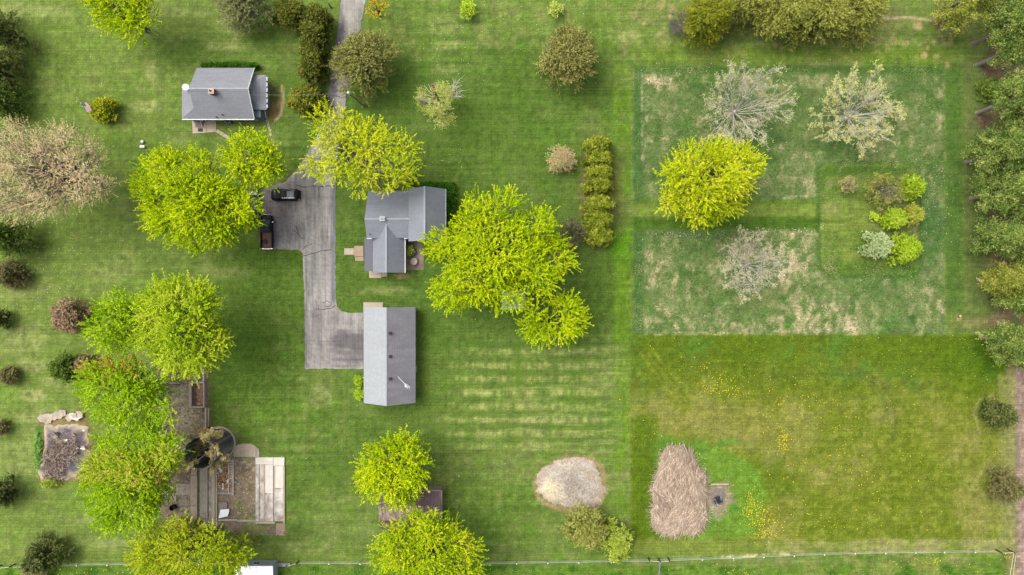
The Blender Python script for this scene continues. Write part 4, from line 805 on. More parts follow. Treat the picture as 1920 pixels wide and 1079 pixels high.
r = rs(11); k = r.randint(0, len(w), 9000); ch_c = chip_col(px, py, np.full(len(px), .6))[k]; pos = w[k]+r.randn(9000, 3)*np.array([.09, .09, .01])+np.array([0, 0, .03]); ax = unit(r.randn(9000, 3)*np.array([1, 1, .35])); nr = unit(r.randn(9000, 3)*.35+np.array([0, 0, 1.])); ww = unit(np.cross(ax, nr))
Vv = np.stack([pos-ax*.09, pos+ww*.035, pos+ax*.09, pos-ww*.035], 1).reshape(-1, 3); np_mesh('wood_chips', Vv, np.arange(36000).reshape(-1, 4), M['needle'], wc, np.repeat(alb(np.clip(ch_c*(.7+.6*r.rand(9000, 1)), 5, 250)), 4, 0), kind='stuff')
bp_ = root('brush_pile', 'large tan heap of cut dry branches', 'brush pile', P(1272, 925))
BPP = [(1241, 850), (1258, 843), (1282, 843), (1298, 852), (1304, 872), (1322, 893), (1325, 920), (1320, 945), (1326, 968), (1316, 988), (1300, 1001), (1278, 996), (1262, 1003), (1240, 995), (1220, 982), (1226, 950), (1224, 915), (1236, 880)]
mound('heap_core', BPP, 1.35, lambda x, y, f: np.zeros(x.shape+(3,))+np.array((128, 108, 92.)), M['earth'], bp_, 16, 60, 5, .25, 2.0)
r = rs(12); n = 5200; cand = np.stack([1215+r.rand(n*3)*115, 838+r.rand(n*3)*168], 1); ins = in_poly(cand[:, 0], cand[:, 1], BPP); q = cand[ins][:n]; n = len(q); edge = poly_dist(q[:, 0], q[:, 1], BPP)
z = 1.35*(1-(1-np.clip(edge/40, 0, 1))**2)+.05+r.rand(n)*.45
cen = np.array([(1268., 866.), (1290., 905.), (1256., 905.), (1302., 925.), (1282., 945.), (1245., 955.), (1300., 970.), (1262., 975.)]); own = ((q[:, None]-cen[None])**2*np.array([1., .55])).sum(-1).argmin(1); ba = np.radians(-90+r.randn(8)*26+(cen[:, 0]-1272)*.55); fan = q-cen[own]; ang = ba[own]+np.radians((fan[:, 0])*1.3)+r.randn(n)*.38
dv = np.stack([np.cos(ang), np.sin(ang), -.28+r.randn(n)*.18], 1); p0 = np.stack([(q[:, 0]-960)*S*(1-z/H), (539.5-q[:, 1])*S*(1-z/H), z], 1); L_ = .9+2.4*r.rand(n)**1.5; dv = unit(dv)
p0 = p0-dv*L_[:, None]*.5; p1 = p0+dv*L_[:, None]; p1[:, 2] = np.maximum(p1[:, 2], .02); p0[:, 2] = np.maximum(p0[:, 2], .02); r0 = .024+.045*r.rand(n)**2
ns_ = 420; ia = r.randint(0, len(BPP), ns_); tt = r.rand(ns_, 1); bq = np.array(BPP, float); eq = bq[ia]*(1-tt)+bq[(ia+1) % len(BPP)]*tt; oc_ = eq-np.array([1272., 925.]); oa = np.arctan2(-oc_[:, 1], oc_[:, 0])+r.randn(ns_)*.6; ol = .7+1.5*r.rand(ns_); e0 = np.stack([(eq[:, 0]-960)*S, (539.5-eq[:, 1])*S, .15+.4*r.rand(ns_)], 1); od = np.stack([np.cos(oa), np.sin(oa), np.zeros(ns_)], 1)
e1 = e0+od*ol[:, None]*.65; e0 = e0-od*ol[:, None]*.5; e0[:, 2] += .3; e1[:, 2] = .04; p0 = np.concatenate([p0, e0]); p1 = np.concatenate([p1, e1]); r0 = np.concatenate([r0, .025+.02*r.rand(ns_)]); n = len(p0)
Vv, F_ = sticks(p0, p1, r0, r0*.35, 3); u = r.rand(n); c = alb(np.array([(164, 144, 124), (202, 180, 156), (226, 206, 180), (178, 160, 146)], float), GAIN*.47)[np.minimum((u*4).astype(int), 3)]*(.8+.4*r.rand(n, 1)); np_mesh('branches', Vv, F_, M['needle'], bp_, np.repeat(c, 6, 0), kind='stuff')
fp = root('fire_pit', 'burnt patch of ash and charred wood beside the brush pile', 'fire pit', P(1346, 938))
mound('ash_bed', [(1330, 925), (1342, 916), (1358, 914), (1362, 928), (1358, 945), (1345, 952), (1332, 942)], .14, lambda x, y, f: pa(np.zeros(x.shape+(3,))+np.array((142, 128, 118.)), (52, 52, 56), (1-sstep(.4, 1.0, np.hypot((x-1346)/11, (y-938)/11)))*.95), M['earth'], fp, 10, 40, 9, .05)
r = rs(13)
for k in range(9):
    b = P(1346+r.randn()*4, 939+r.randn()*4, .2); a = r.rand()*6.28; l_ = .25+.3*r.rand(); MB().tube([(b.x-math.cos(a)*l_, b.y-math.sin(a)*l_, .12), (b.x+math.cos(a)*l_, b.y+math.sin(a)*l_, .24)], .05, 6).build('charred_log', M['dark'] if k % 3 else M['tin_white'], fp)
px_box(MB(), 1333, 907, 1366, 909.4, .12, -.02).build('timber', M['conc'], fp)
# burnt rubbish heap on the left
rh = root('rubbish_heap', 'dark burnt rubbish heap with branches beside broken concrete', 'rubbish heap', P(122, 845))
RHP = [(82, 798), (110, 795), (140, 795), (163, 802), (168, 830), (168, 850), (158, 880), (140, 897), (115, 902), (80, 902), (72, 885), (80, 850), (84, 820)]
def rub(x, y, f):
    c = np.zeros(x.shape+(3,))+np.array((134, 124, 126.)); n1 = fbm(x, y, 16, oct=4, seed=70); c = pa(c, (92, 88, 96), sstep(.5, .65, n1)*.7); c = pa(c, (182, 160, 144), sstep(.5, .66, fbm(x, y, 9, oct=3, seed=71))*.7)
    c = pa(c, (112, 112, 120), (1-sstep(.7, 1.1, np.hypot((x-140)/22, (y-875)/13)))*.8); return pa(c, (216, 196, 166), (1-sstep(.06, .26, f+(n1-.5)*.2))*.85)
px, py, w = mound('ash_mound', RHP, .7, rub, M['earth'], rh, 26, 80, 8, .3)
r = rs(14); n = 900; q = np.stack([np.where(r.rand(n) < .5, 88+r.rand(n)*32, 108+r.rand(n)*36), 845+r.randn(n)*12], 1); q[:n//2] = np.stack([82+r.rand(n//2)*36, 852+r.rand(n//2)*46], 1); ang = r.rand(n)*6.28; l_ = .3+.7*r.rand(n); z = .6+r.rand(n)*.5
p0 = np.stack([(q[:, 0]-960)*S*(1-z/H), (539.5-q[:, 1])*S*(1-z/H), z], 1); p1 = p0+np.stack([np.cos(ang)*l_, np.sin(ang)*l_, r.randn(n)*.12], 1); Vv, F_ = sticks(p0, p1, .035+.03*r.rand(n), .02, 4); c = alb(np.array([(172, 150, 136), (206, 184, 164), (120, 104, 98)], float), GAIN*.7)[r.randint(0, 3, n)]; np_mesh('branches', Vv, F_, M['needle'], rh, np.repeat(c, 8, 0), kind='stuff')
for k in range(14):
    b = P(95+r.rand()*65, 805+r.rand()*45, .75); a = r.rand()*6.28; s_ = .25+.3*r.rand(); MB().slab([(b.x+s_*math.cos(a+i*1.57+.3*r.randn()), b.y+s_*math.sin(a+i*1.57)*.6, .75+.15*r.rand()) for i in range(4)], .25).build('rubble', [M['conc'], M['conc_w'], M['wood'], M['dark']][k % 4], rh)
cr = root('broken_concrete', 'tan broken concrete slabs along the top of the rubbish heap', 'concrete', P(95, 785)); r = rs(15)
for k in range(9):
    a = P(77+k*4.6+r.rand()*2, 788-k*1.2+r.randn()*2.5, .2); s_ = .5+.4*r.rand(); th = r.rand()*6.28; MB().slab([(a.x+s_*math.cos(th+i*1.26)*1.2, a.y+s_*math.sin(th+i*1.26), .18+.12*r.rand()) for i in range(5)], .24).build('slab_piece', M['conc' if k % 2 else 'conc2'], cr)
cw = root('broken_concrete', 'pale jagged concrete block at the rubbish heap corner', 'concrete', P(140, 783)); 
for k in range(5):
    a = P(131+k*4.4, 781+r.randn()*3, .3); s_ = .5+.3*r.rand(); th = r.rand()*6.28; MB().slab([(a.x+s_*math.cos(th+i*1.26), a.y+s_*math.sin(th+i*1.26), .35+.2*r.rand()) for i in range(5)], .4).build('slab_piece', M['conc_w' if k % 2 else 'conc'], cw)

# ------------------------------------------------------------------ fence along the bottom
M['post'] = mat('white_post', (.45, .45, .42), .6, .08, 3); M['wire'] = mat('white_fence_tape', (.34, .36, .31), .6, .05, 3); M['postwood'] = mat('fence_post_wood', alb((74, 62, 52)), .9, .2, 3); M['pale_rail'] = mat('pale_rail', alb((220, 208, 186)), .8, .12, 3); M['tpost'] = mat('green_steel', (.06, .09, .06), .6, .1, 3)
fe = root('fence', 'wire fence with white-capped posts along the bottom of the property', 'fence', P(960, 1056))
def fy(x): return np.interp(x, [0, 150, 440, 560, 900, 1150, 1235, 1440, 1600, 1826, 1868, 1900], [1066, 1060, 1058, 1057, 1058, 1054, 1053, 1044.5, 1038, 1035.5, 1035.5, 1038])
for x in [146, 203, 260.5, 318, 375, 618, 676, 734, 793, 851, 909, 968.8, 1027, 1085, 1150, 1315.8, 1374, 1430.5, 1487.5, 1544, 1601, 1658, 1714.6, 1768, 1826]:
    b = P(x*1.0, fy(x)-1.0, .9); p_ = MB().tube([(b.x, b.y, 0), (b.x, b.y, 1.25)], .035, 5).build('post', M['tpost'], fe); MB().tube([(b.x, b.y, 1.25), (b.x, b.y, 1.36)], .09, 8).build('post_cap', M['tin_bright'], p_)
for hz in (.35, .7, 1.05):
    for xs in ([26, 146, 300, 425], [560, 618, 790, 909, 1027, 1150, 1235], [1235, 1315, 1430, 1544, 1658, 1768, 1868]):
        MB().tube([P(x, fy(x)-1.0, .9).to_2d().to_3d()+Vector((0, 0, hz)) for x in xs], .021 if hz > 1 else .012, 4).build('wire', M['wire'], fe)
def cpost(x, y, h=1.6, rad=.11): b = P(x, y); MB().tube([(b.x, b.y, 0), (b.x, b.y, h)], rad, 8).build('corner_post', M['postwood'], fe); return Vector((b.x, b.y, h-.1))
def rail(a, b, m='pale_rail', rad=.06): MB().tube([a, b], rad, 6).build('rail', M[m], fe)
c0 = cpost(1867, 1031); c1 = cpost(1889, 1030); c2 = cpost(1215, 1046, 1.5); c3 = cpost(1252, 1046, 1.5); c4 = cpost(1234, 1047, 1.7, .12); rail(c0, c1); rail(c1, P(1888, 1110, 1.2), rad=.05); rail(c1+Vector((.35, -.2, 0)), P(1895, 1110, 1.2), rad=.04); rail(c2, c4); rail(c4, c3); rail(c4, P(1234, 1095, 1.4), 'metal', .14)
c5 = cpost(3, 1060, 1.6); c6 = cpost(28, 1058, 1.3); rail(c5, c6); rail(c5, P(3, 1110, 1.2)); c7 = cpost(560, 1052, 1.3); c8 = cpost(540, 1058, .9); rail(c7, c8)
# ------------------------------------------------------------------ flag, poles, yard things
fl = root('flagpole', 'flagpole with red, white and blue flag rising from round yellow-green shrub', 'flagpole', P(185, 209)); fb = P(185, 209); ft = Vector((fb.x-.1, fb.y+.1, 4.6))
MB().tube([fb, ft], [.05, .035], 8).build('pole', M['tin_bright'], fl); MB().tube([ft, ft+Vector((0, 0, .12))], [.09, .05], 8).build('finial', M['tin_bright'], fl)
M['flag_r'] = mat('flag_red', (.3, .09, .1), .8, .1, 3); M['flag_w'] = mat('flag_white', (.5, .44, .44), .8, .05, 3); M['flag_b'] = mat('flag_blue', (.03, .04, .11), .8, .1, 3)
fdir = Vector((.55, -.83, 0)); fn = Vector((.83, .55, 0))
def fpt(u, v): return ft+fdir*u*1.5+fn*(.14*math.sin(u*5)*u+v*.6)+Vector((0, 0, -.12-v*.6-.25*u))
for k in range(13):
    m = MB(); v = []; nseg = 10; u0 = .4 if k < 7 else 0
    for i in range(nseg+1):
        u = u0+(1-u0)*i/nseg; v += [fpt(u, k/13), fpt(u, (k+1)/13)]
    m.raw(v, [(2*i, 2*i+2, 2*i+3, 2*i+1) for i in range(nseg)]).build('flag_stripe', M['flag_w' if k % 2 else 'flag_r'], fl)
v = []
for i in range(6): u = .4*i/5; v += [fpt(u, 0), fpt(u, 7/13)]
cn = MB().raw(v, [(2*i, 2*i+2, 2*i+3, 2*i+1) for i in range(5)]).build('flag_canton', M['flag_b'], fl)
st_ = MB()
for a in range(9):
    for b in range(6 if a % 2 == 0 else 5):
        u = .4*(b+.5+(.5 if a % 2 else 0))/6; v_ = 7/13*(a+.7)/9.6; p = fpt(u, v_)+Vector((0, 0, .012)); q = [p+fdir*.022*math.cos(t*.628)*(1 if t % 2 == 0 else .45)+Vector((.0, 0, 0))+(fn*.4+Vector((0, 0, -.9))).normalized()*.022*math.sin(t*.628)*(1 if t % 2 == 0 else .45) for t in range(10)]; st_.raw(q, [tuple(range(10))])
st_.build('stars', M['flag_w'], cn)
wc_ = root('well_cap', 'round pale green well cap in the lawn', 'well cap', P(268.5, 266.5)); b = P(268.5, 266.5); MB().tube([(b.x, b.y, 0), (b.x, b.y, .35)], .2, 14).build('casing', M['conc'], wc_); MB().tube([(b.x, b.y, .35), (b.x, b.y, .45)], [.28, .24], 14).build('lid', mat('pale_green_cap', alb((206, 226, 216)), .5, .05, 2), wc_)
wt = root('pressure_tank', 'small white cylinder tank lying beside the well cap', 'tank', P(267, 275.5)); b = P(267, 275.5, .3); MB().tube([(b.x-.42, b.y, .28), (b.x-.34, b.y, .28), (b.x+.34, b.y, .28), (b.x+.42, b.y, .28)], [.15, .24, .24, .15], 14).build('shell', M['tin_bright'], wt)
for s in (-1, 1): MB().box(b.x+s*.2-.04, b.y-.2, 0, b.x+s*.2+.04, b.y+.2, .12).build('foot', M['metal'], wt)
up_ = root('utility_pole', 'slightly leaning grey wooden utility pole beside the driveway', 'utility pole', P(682, 198)); pb = P(682, 198); ptp = P(653, 174.5, 8.6)
MB().tube([pb, ptp], [.17, .11], 10).build('pole', M['bark_pale'], up_); MB().tube([ptp-Vector((0, 0, .5)), ptp+Vector((0, 0, .25))], .16, 8).build('insulator', M['tin_bright'], up_)
def sag(a, b, s): return [a+(b-a)*t-Vector((0, 0, s*4*t*(1-t))) for t in np.linspace(0, 1, 14)]
for tgt_, s in ((Vector((-42.3, 31.2, 4.9)), .8), (Vector((-23.0, 13.5, 4.4)), .9), (P(700, -60, 8.5), .7)): MB().tube(sag(ptp, tgt_, s), .022, 4).build('cable', M['metal'], up_)
mbx = root('marker_post', 'short dark green marker post beside the upper driveway', 'post', P(621, 15)); b = P(621, 15); MB().tube([(b.x, b.y, 0), (b.x-.05, b.y+.08, 1.3)], .12, 8).build('post', mat('green_plastic', alb((54, 96, 86)), .5, .1, 2), mbx); MB().tube([(b.x-.05, b.y+.08, 1.3), (b.x-.05, b.y+.08, 1.38)], .15, 8).build('cap', M['dark'], mbx)
stm = root('tree_stump', 'small pale tree stump in the rough grass lane', 'stump', P(1798, 593)); b = P(1798, 593); MB().tube([(b.x, b.y, -.02), (b.x, b.y, .1), (b.x, b.y, .35)], [.36, .28, .25], 12).build('trunk', M['bark'], stm); MB().tube([(b.x, b.y, .35), (b.x, b.y, .37)], .22, 12).build('cut_face', mat('cut_wood', alb((222, 204, 160)), .9, .12, 4), stm)
ft_ = root('patio_table', 'small round stone table on the main house patio', 'table', P(777, 491)); b = P(777, 491); MB().tube([(b.x, b.y, .68), (b.x, b.y, .74)], .6, 20).build('table_top', M['conc'], ft_); MB().tube([(b.x, b.y, .07), (b.x, b.y, .68)], [.26, .14], 10).build('pedestal', M['conc2'], ft_)
# ------------------------------------------------------------------ vegetation
LIME = [(120, 154, 8), (164, 192, 10), (194, 212, 16), (216, 220, 40)]; LIMEY = [(136, 160, 14), (180, 198, 20), (208, 214, 36), (220, 214, 76)]; FRESH = [(104, 146, 10), (142, 182, 16), (172, 204, 26), (196, 214, 56)]
YELLOW = [(150, 138, 16), (196, 170, 24), (222, 188, 40), (206, 196, 60)]; CONIF = [(46, 54, 32), (80, 88, 46), (112, 112, 60), (146, 136, 82)]; CONIFB = [(80, 78, 46), (130, 120, 66), (158, 144, 82), (182, 166, 104)]; ARBOR = [(60, 70, 20), (112, 120, 34), (152, 150, 46), (186, 178, 66)]
PINE = [(58, 84, 40), (104, 130, 58), (142, 160, 76), (178, 186, 100)]; PINEY = [(84, 98, 42), (132, 142, 56), (162, 166, 70), (180, 178, 88)]; CEDAR = [(86, 86, 38), (136, 130, 58), (168, 158, 78), (140, 140, 54)]; BUDS = [(168, 150, 116), (200, 178, 136), (220, 202, 156), (178, 176, 108)]; PINKY = [(110, 84, 70), (158, 116, 100), (186, 142, 124), (128, 128, 74)]
OLIVE = [(104, 120, 44), (146, 156, 56), (174, 176, 66), (188, 182, 94)]; YGRN = [(120, 144, 24), (158, 178, 36), (186, 196, 50), (196, 200, 80)]; BLOSS = [(130, 150, 80), (172, 178, 124), (204, 200, 164), (196, 196, 150)]; DKGRN = [(46, 66, 26), (82, 104, 40), (116, 128, 54), (148, 150, 74)]; HEDGE = [(34, 66, 16), (54, 92, 20), (78, 116, 30), (96, 130, 40)]
GOLD = [(108, 112, 14), (150, 148, 24), (184, 176, 40), (146, 144, 34)]; PALEBUD = [(150, 150, 80), (186, 182, 96), (208, 200, 120), (190, 184, 130)]

def sample_lobes(rng, poly, n, hb, ht, mind):
    poly = np.array(poly, float); lo = poly.min(0); hi = poly.max(0); cand = lo+rng.rand(n*60, 2)*(hi-lo)
    cand = cand[in_poly(cand[:, 0], cand[:, 1], poly)]; d = poly_dist(cand[:, 0], cand[:, 1], poly); keep = d > min(13, d.max()*.27); cand = cand[keep]; d = d[keep]; acc = []
    for i, c in enumerate(cand):
        if all((c[0]-a[0])**2+(c[1]-a[1])**2 > mind*mind for a in acc): acc.append((c[0], c[1], d[i]))
        if len(acc) >= n: break
    a = np.array(acc); e = np.clip(a[:, 2]/max(a[:, 2].max(), 1), 0, 1); z = hb+(ht-hb)*(.15+.85*np.sqrt(1-(1-e)**2))*(.88+.14*rng.rand(len(a)))
    # the crown is made of several big boughs, each a dome of its own with a dip between them
    K = max(4, len(a)//13); lim = [a[rng.randint(len(a)), :2]]
    for _ in range(K-1):
        dd = np.min([np.hypot(a[:, 0]-l[0], a[:, 1]-l[1]) for l in lim], 0)*(.6+.8*rng.rand(len(a))); lim.append(a[np.argmax(dd), :2])
    dl = np.array([np.hypot(a[:, 0]-l[0], a[:, 1]-l[1]) for l in lim]); own = dl.argmin(0); d1 = dl.min(0); rl = np.array([max(d1[own == k].max(), 8) for k in range(K)])
    hz = rng.randn(K)*.9; f = d1/rl[own]; z = np.maximum(z+hz[own]-2.6*f**2, hb*.6); dl.sort(0); gap = dl[1]-dl[0]
    keep = (gap > 8) | (rng.rand(len(a)) < .28); keep |= (e < .12)
    return a[keep, :2], e[keep], z[keep]
def to_world(q, z): return np.stack([(q[:, 0]-960)*S*(1-z/H), (539.5-q[:, 1])*S*(1-z/H), z], 1)
def lobe_foliage(rng, C, R, axis, ns, slen, nl, ll, lw, pal, ub, out=.7, up=.35, zs=.75, droop=0., tri=False, side=.8):
    n = len(C); idx = np.repeat(np.arange(n), ns); m = len(idx); d = unit(rng.randn(m, 3)); d[:, 2] = np.where(d[:, 2] < -.25, -d[:, 2], d[:, 2])
    base = C[idx]+d*R[idx, None]*np.array([1, 1, zs])*(.35+.65*rng.rand(m, 1)); o = base-np.array([axis[0], axis[1], 0]); o[:, 2] = 0; o = unit(o)
    dr = unit(d+out*o+np.array([0, 0, up-droop])+rng.randn(m, 3)*.32); return leaves(rng, base, dr, slen*(.6+.8*rng.rand(m)), nl, ll, lw, np.clip(ub[idx]+rng.randn(m)*.1, 0, 1), pal, tri=tri, side=side)
def tree(name, label, cat, poly, ht, hb, pal, seed, n=120, mind=10, ns=16, nl=20, ll=.23, lw=.125, group=None, slen=1.3, Rl=(.7, 1.3), bark='bark', trunk_r=.38, base=None, ub=None, under=.35, out=.38, droop=0., pal2=None):
    rng = rs(seed); q, e, z = sample_lobes(rng, poly, n, hb, ht, mind); pm = np.array(poly, float).mean(0); hm = hb+(ht-hb)*.55; ax = P(pm[0], pm[1], hm) if base is None else P(*base)
    o = root(name, label, cat, (ax.x, ax.y, 0), group); Cw = to_world(q, z); R = Rl[0]+(Rl[1]-Rl[0])*rng.rand(len(Cw)); u = np.clip(.5+rng.randn(len(Cw))*.16, 0, 1)
    parts = [lobe_foliage(rng, Cw, R, (ax.x, ax.y), ns, slen, nl, ll, lw, pal, u, out=out, droop=droop, tri=True, side=.55)]
    if under:      # lower branches showing in the gaps
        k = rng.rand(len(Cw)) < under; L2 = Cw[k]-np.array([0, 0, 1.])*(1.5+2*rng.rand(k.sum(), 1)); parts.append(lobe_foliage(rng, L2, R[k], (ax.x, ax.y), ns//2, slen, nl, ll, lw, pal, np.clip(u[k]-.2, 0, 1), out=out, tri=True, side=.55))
    if pal2 is not None:
        k = pal2[1](q); parts.append(lobe_foliage(rng, Cw[k]+np.array([0, 0, .4]), R[k], (ax.x, ax.y), ns, slen, nl, ll*.9, lw*.8, pal2[0], u[k], out=out, tri=True, side=.55))
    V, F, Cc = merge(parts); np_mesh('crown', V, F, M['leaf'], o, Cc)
    th = ht*.62; MB().tube([(ax.x, ax.y, -.1), (ax.x, ax.y, .5), (ax.x+.1, ax.y, th*.5), (ax.x, ax.y+.1, th)], [trunk_r*1.5, trunk_r, trunk_r*.75, trunk_r*.35], 9).build('trunk', M[bark], o)
    nl_ = len(Cw); t0 = np.stack([np.full(nl_, ax.x), np.full(nl_, ax.y), np.clip(Cw[:, 2]*(.35+.25*rng.rand(nl_)), 1.2, th)], 1); mid_ = t0*.45+Cw*.55+np.array([0, 0, -.25])*Cw[:, 2:3]*.12
    a, fa = sticks(t0, mid_, .10+.06*rng.rand(nl_), .07, 4); b, fb_ = sticks(mid_, Cw, .07, .025, 4)
    ti = np.repeat(np.arange(nl_), 4); tw = Cw[ti]+unit(rng.randn(len(ti), 3)*np.array([1, 1, .6])+np.array([0, 0, .3]))*R[ti, None]*1.1; c_, fc = sticks(mid_[ti]*.3+Cw[ti]*.7, tw, np.full(len(ti), .035), .015, 3)
    Vb = np.concatenate([a, b, c_]); Fb = np.concatenate([fa, fb_+len(a), fc+len(a)+len(b)]); np_mesh('branches', Vb, Fb, M[bark], o, kind='stuff'); return o
def bush(name, label, cat, px, py, r, h, pal, seed, ry=None, group=None, n=60, ns=14, nl=8, ll=.26, lw=.13, slen=.6, Rl=.5, prof='dome', droop=0., mtl='needle', bark='bark_dark', spread=.16, out=.8, up=.3, inner=.5, loc=None):
    rng = rs(seed); pal = desat(pal, .06)*np.array([.97, 1.04, .95]); ry = ry or r; hm = h*(.4 if prof == 'dome' else .3); ax = P(px, py, hm) if loc is None else Vector((*loc, 0)); k = S*(1-hm/H); rx_, ry_ = r*k, ry*k
    o = root(name, label, cat, (ax.x, ax.y, 0), group); a = rng.rand(n)*2*math.pi; t = rng.rand(n)**.7; wob = 1+spread*(np.sin(a*2+seed)+.7*np.sin(a*3+seed*2.1))*.4+rng.randn(n)*spread*.35
    sz = max(.25, slen*.55+Rl*.5)
    if prof == 'cone': rr = (1-t)*.95+.04; zz = h*(.06+.92*t)
    elif prof == 'box': rr = np.where(rng.rand(n) < .6, np.sqrt(rng.rand(n)), 1.); zz = np.where(rr < .999, h, h*rng.rand(n))
    else: ph = t*math.pi/2; rr = np.cos(ph)**.8; zz = h*(.12+.88*np.sin(ph))
    Cw = np.stack([ax.x+np.cos(a)*rr*wob*np.maximum(rx_-sz, .15), ax.y+np.sin(a)*rr*wob*np.maximum(ry_-sz, .15), np.maximum(zz-Rl*.5, .15)], 1); R = Rl*(.7+.6*rng.rand(n)); u = np.clip(.5+rng.randn(n)*.2, 0, 1)
    parts = [lobe_foliage(rng, Cw, R, (ax.x, ax.y), ns, slen, nl, ll, lw, pal, u, out=out, up=up, droop=droop, tri=True)]
    if inner:
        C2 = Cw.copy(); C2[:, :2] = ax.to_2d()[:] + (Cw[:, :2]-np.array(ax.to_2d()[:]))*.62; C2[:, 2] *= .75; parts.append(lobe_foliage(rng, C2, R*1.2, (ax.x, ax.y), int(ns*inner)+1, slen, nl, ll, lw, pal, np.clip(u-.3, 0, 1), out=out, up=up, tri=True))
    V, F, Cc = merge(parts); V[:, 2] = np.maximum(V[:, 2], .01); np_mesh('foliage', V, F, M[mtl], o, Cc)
    s = MB(); s.tube([(ax.x, ax.y, -.05), (ax.x, ax.y, h*.35), (ax.x, ax.y, h*.8)], [max(.05, h*.03), h*.02, .02], 7)
    for i in range(0, n, max(1, n//16)): s.tube([(ax.x, ax.y, min(h*.7, Cw[i, 2]*.5)), tuple(Cw[i])], [.045, .02], 4, cap=False)
    s.build('stem', M[bark], o); return o
def bare_tree(name, label, px, py, r, h, seed, pal, nbuds=3500, budl=.16, group=None, bark='bark_bare', lean=0., prim=20, dens=4, thick=1., lopside=None, loc=None, cat='tree', limb_w=1.):
    rng = rs(seed); pal = desat(pal, .08); hm = h*.6; ax = P(px, py, hm) if loc is None else P(*loc); R = r*S*(1-hm/H); o = root(name, label, cat, (ax.x, ax.y, 0), group)
    MB().tube([(ax.x, ax.y, -.1), (ax.x, ax.y, .4), (ax.x, ax.y, h*.22)], [.34*thick, .24*thick, .2*thick], 9).build('trunk', M[bark], o)
    S0 = []; S1 = []; A = []; B = []
    def limb(p, d, L, ra, rb, segs, bend):
        pts = [p]
        for i in range(segs):
            d = unit(d+rng.randn(3)*bend+np.array([0, 0, .035])); q = pts[-1]+d*L/segs; r1 = ra+(rb-ra)*i/segs; r2 = ra+(rb-ra)*(i+1)/segs
            S0.append(pts[-1]); S1.append(q); A.append(r1); B.append(r2); pts.append(q)
        return pts
    def side(pts, t, L, lat):
        k = min(int(t*(len(pts)-1)), len(pts)-2); p = pts[k]+(pts[k+1]-pts[k])*(t*(len(pts)-1)-k); d = unit(pts[k+1]-pts[k]); return p, unit(d*.8+unit(np.cross(d, rng.randn(3)))*lat+np.array([0, 0, .1]))
    for i in range(prim):
        a = 2*math.pi*(i+rng.rand()*.8)/prim; el = .2+1.1*rng.rand()**1.2; L = R*(.8+.3*rng.rand())/max(math.cos(el), .62)
        d = np.array([math.cos(a)*math.cos(el), math.sin(a)*math.cos(el), math.sin(el)]); P1 = limb(np.array([ax.x, ax.y, h*(.12+.1*rng.rand())]), d, L, .085*thick*limb_w, .03, 6, .055)
        for j in range(dens*2+1):
            t = .22+.74*rng.rand(); p, d2 = side(P1, t, L, .55); L2 = L*(.42-.22*t)*(.7+.6*rng.rand()); P2 = limb(p, d2, L2, .04*thick, .02, 3, .12)
            for k in range(dens+1):
                t2 = .25+.72*rng.rand(); p, d3 = side(P2, t2, L2, .6); L3 = L2*.5*(.6+.6*rng.rand()); P3 = limb(p, d3, L3, .022, .014, 2, .15)
                for _ in range(2): p, d4 = side(P3, .3+.65*rng.rand(), L3, .9); limb(p, d4, L3*.5, .015, .01, 1, .1)
    S0 = np.array(S0); S1 = np.array(S1); A = np.array(A); B = np.array(B)
    ext = np.percentile(np.hypot(S1[:, 0]-ax.x, S1[:, 1]-ax.y), 94); fx = R/ext; top = np.percentile(S1[:, 2], 99); fz = (h*.95)/top
    def fit(p): p = p.copy(); p[:, 0] = ax.x+(p[:, 0]-ax.x)*fx; p[:, 1] = ax.y+(p[:, 1]-ax.y)*fx; p[:, 2] = np.maximum(p[:, 2]*fz, .3); return p
    S0, S1 = fit(S0), fit(S1); V, F = sticks(S0, S1, np.maximum(A*.75, .012), np.maximum(B*.75, .009), 3); np_mesh('branches', V, F, M[bark], o, kind='stuff')
    if nbuds:
        w = np.hypot(S1[:, 0]-ax.x, S1[:, 1]-ax.y)/R; thin = np.where(A < .03)[0]; pr = w[thin]**1.3+.05; pr /= pr.sum(); k = thin[rng.choice(len(thin), nbuds, p=pr)]; t = rng.rand(nbuds, 1); base = S0[k]*(1-t)+S1[k]*t+rng.randn(nbuds, 3)*.08
        d = unit(S1[k]-S0[k]+rng.randn(nbuds, 3)*.4); Vv, Ff, Cc = leaves(rng, base, d, np.full(nbuds, .22), 3, budl, budl*.62, rng.rand(nbuds), pal); np_mesh('crown', Vv, Ff, M['leaf'], o, Cc)
    return o
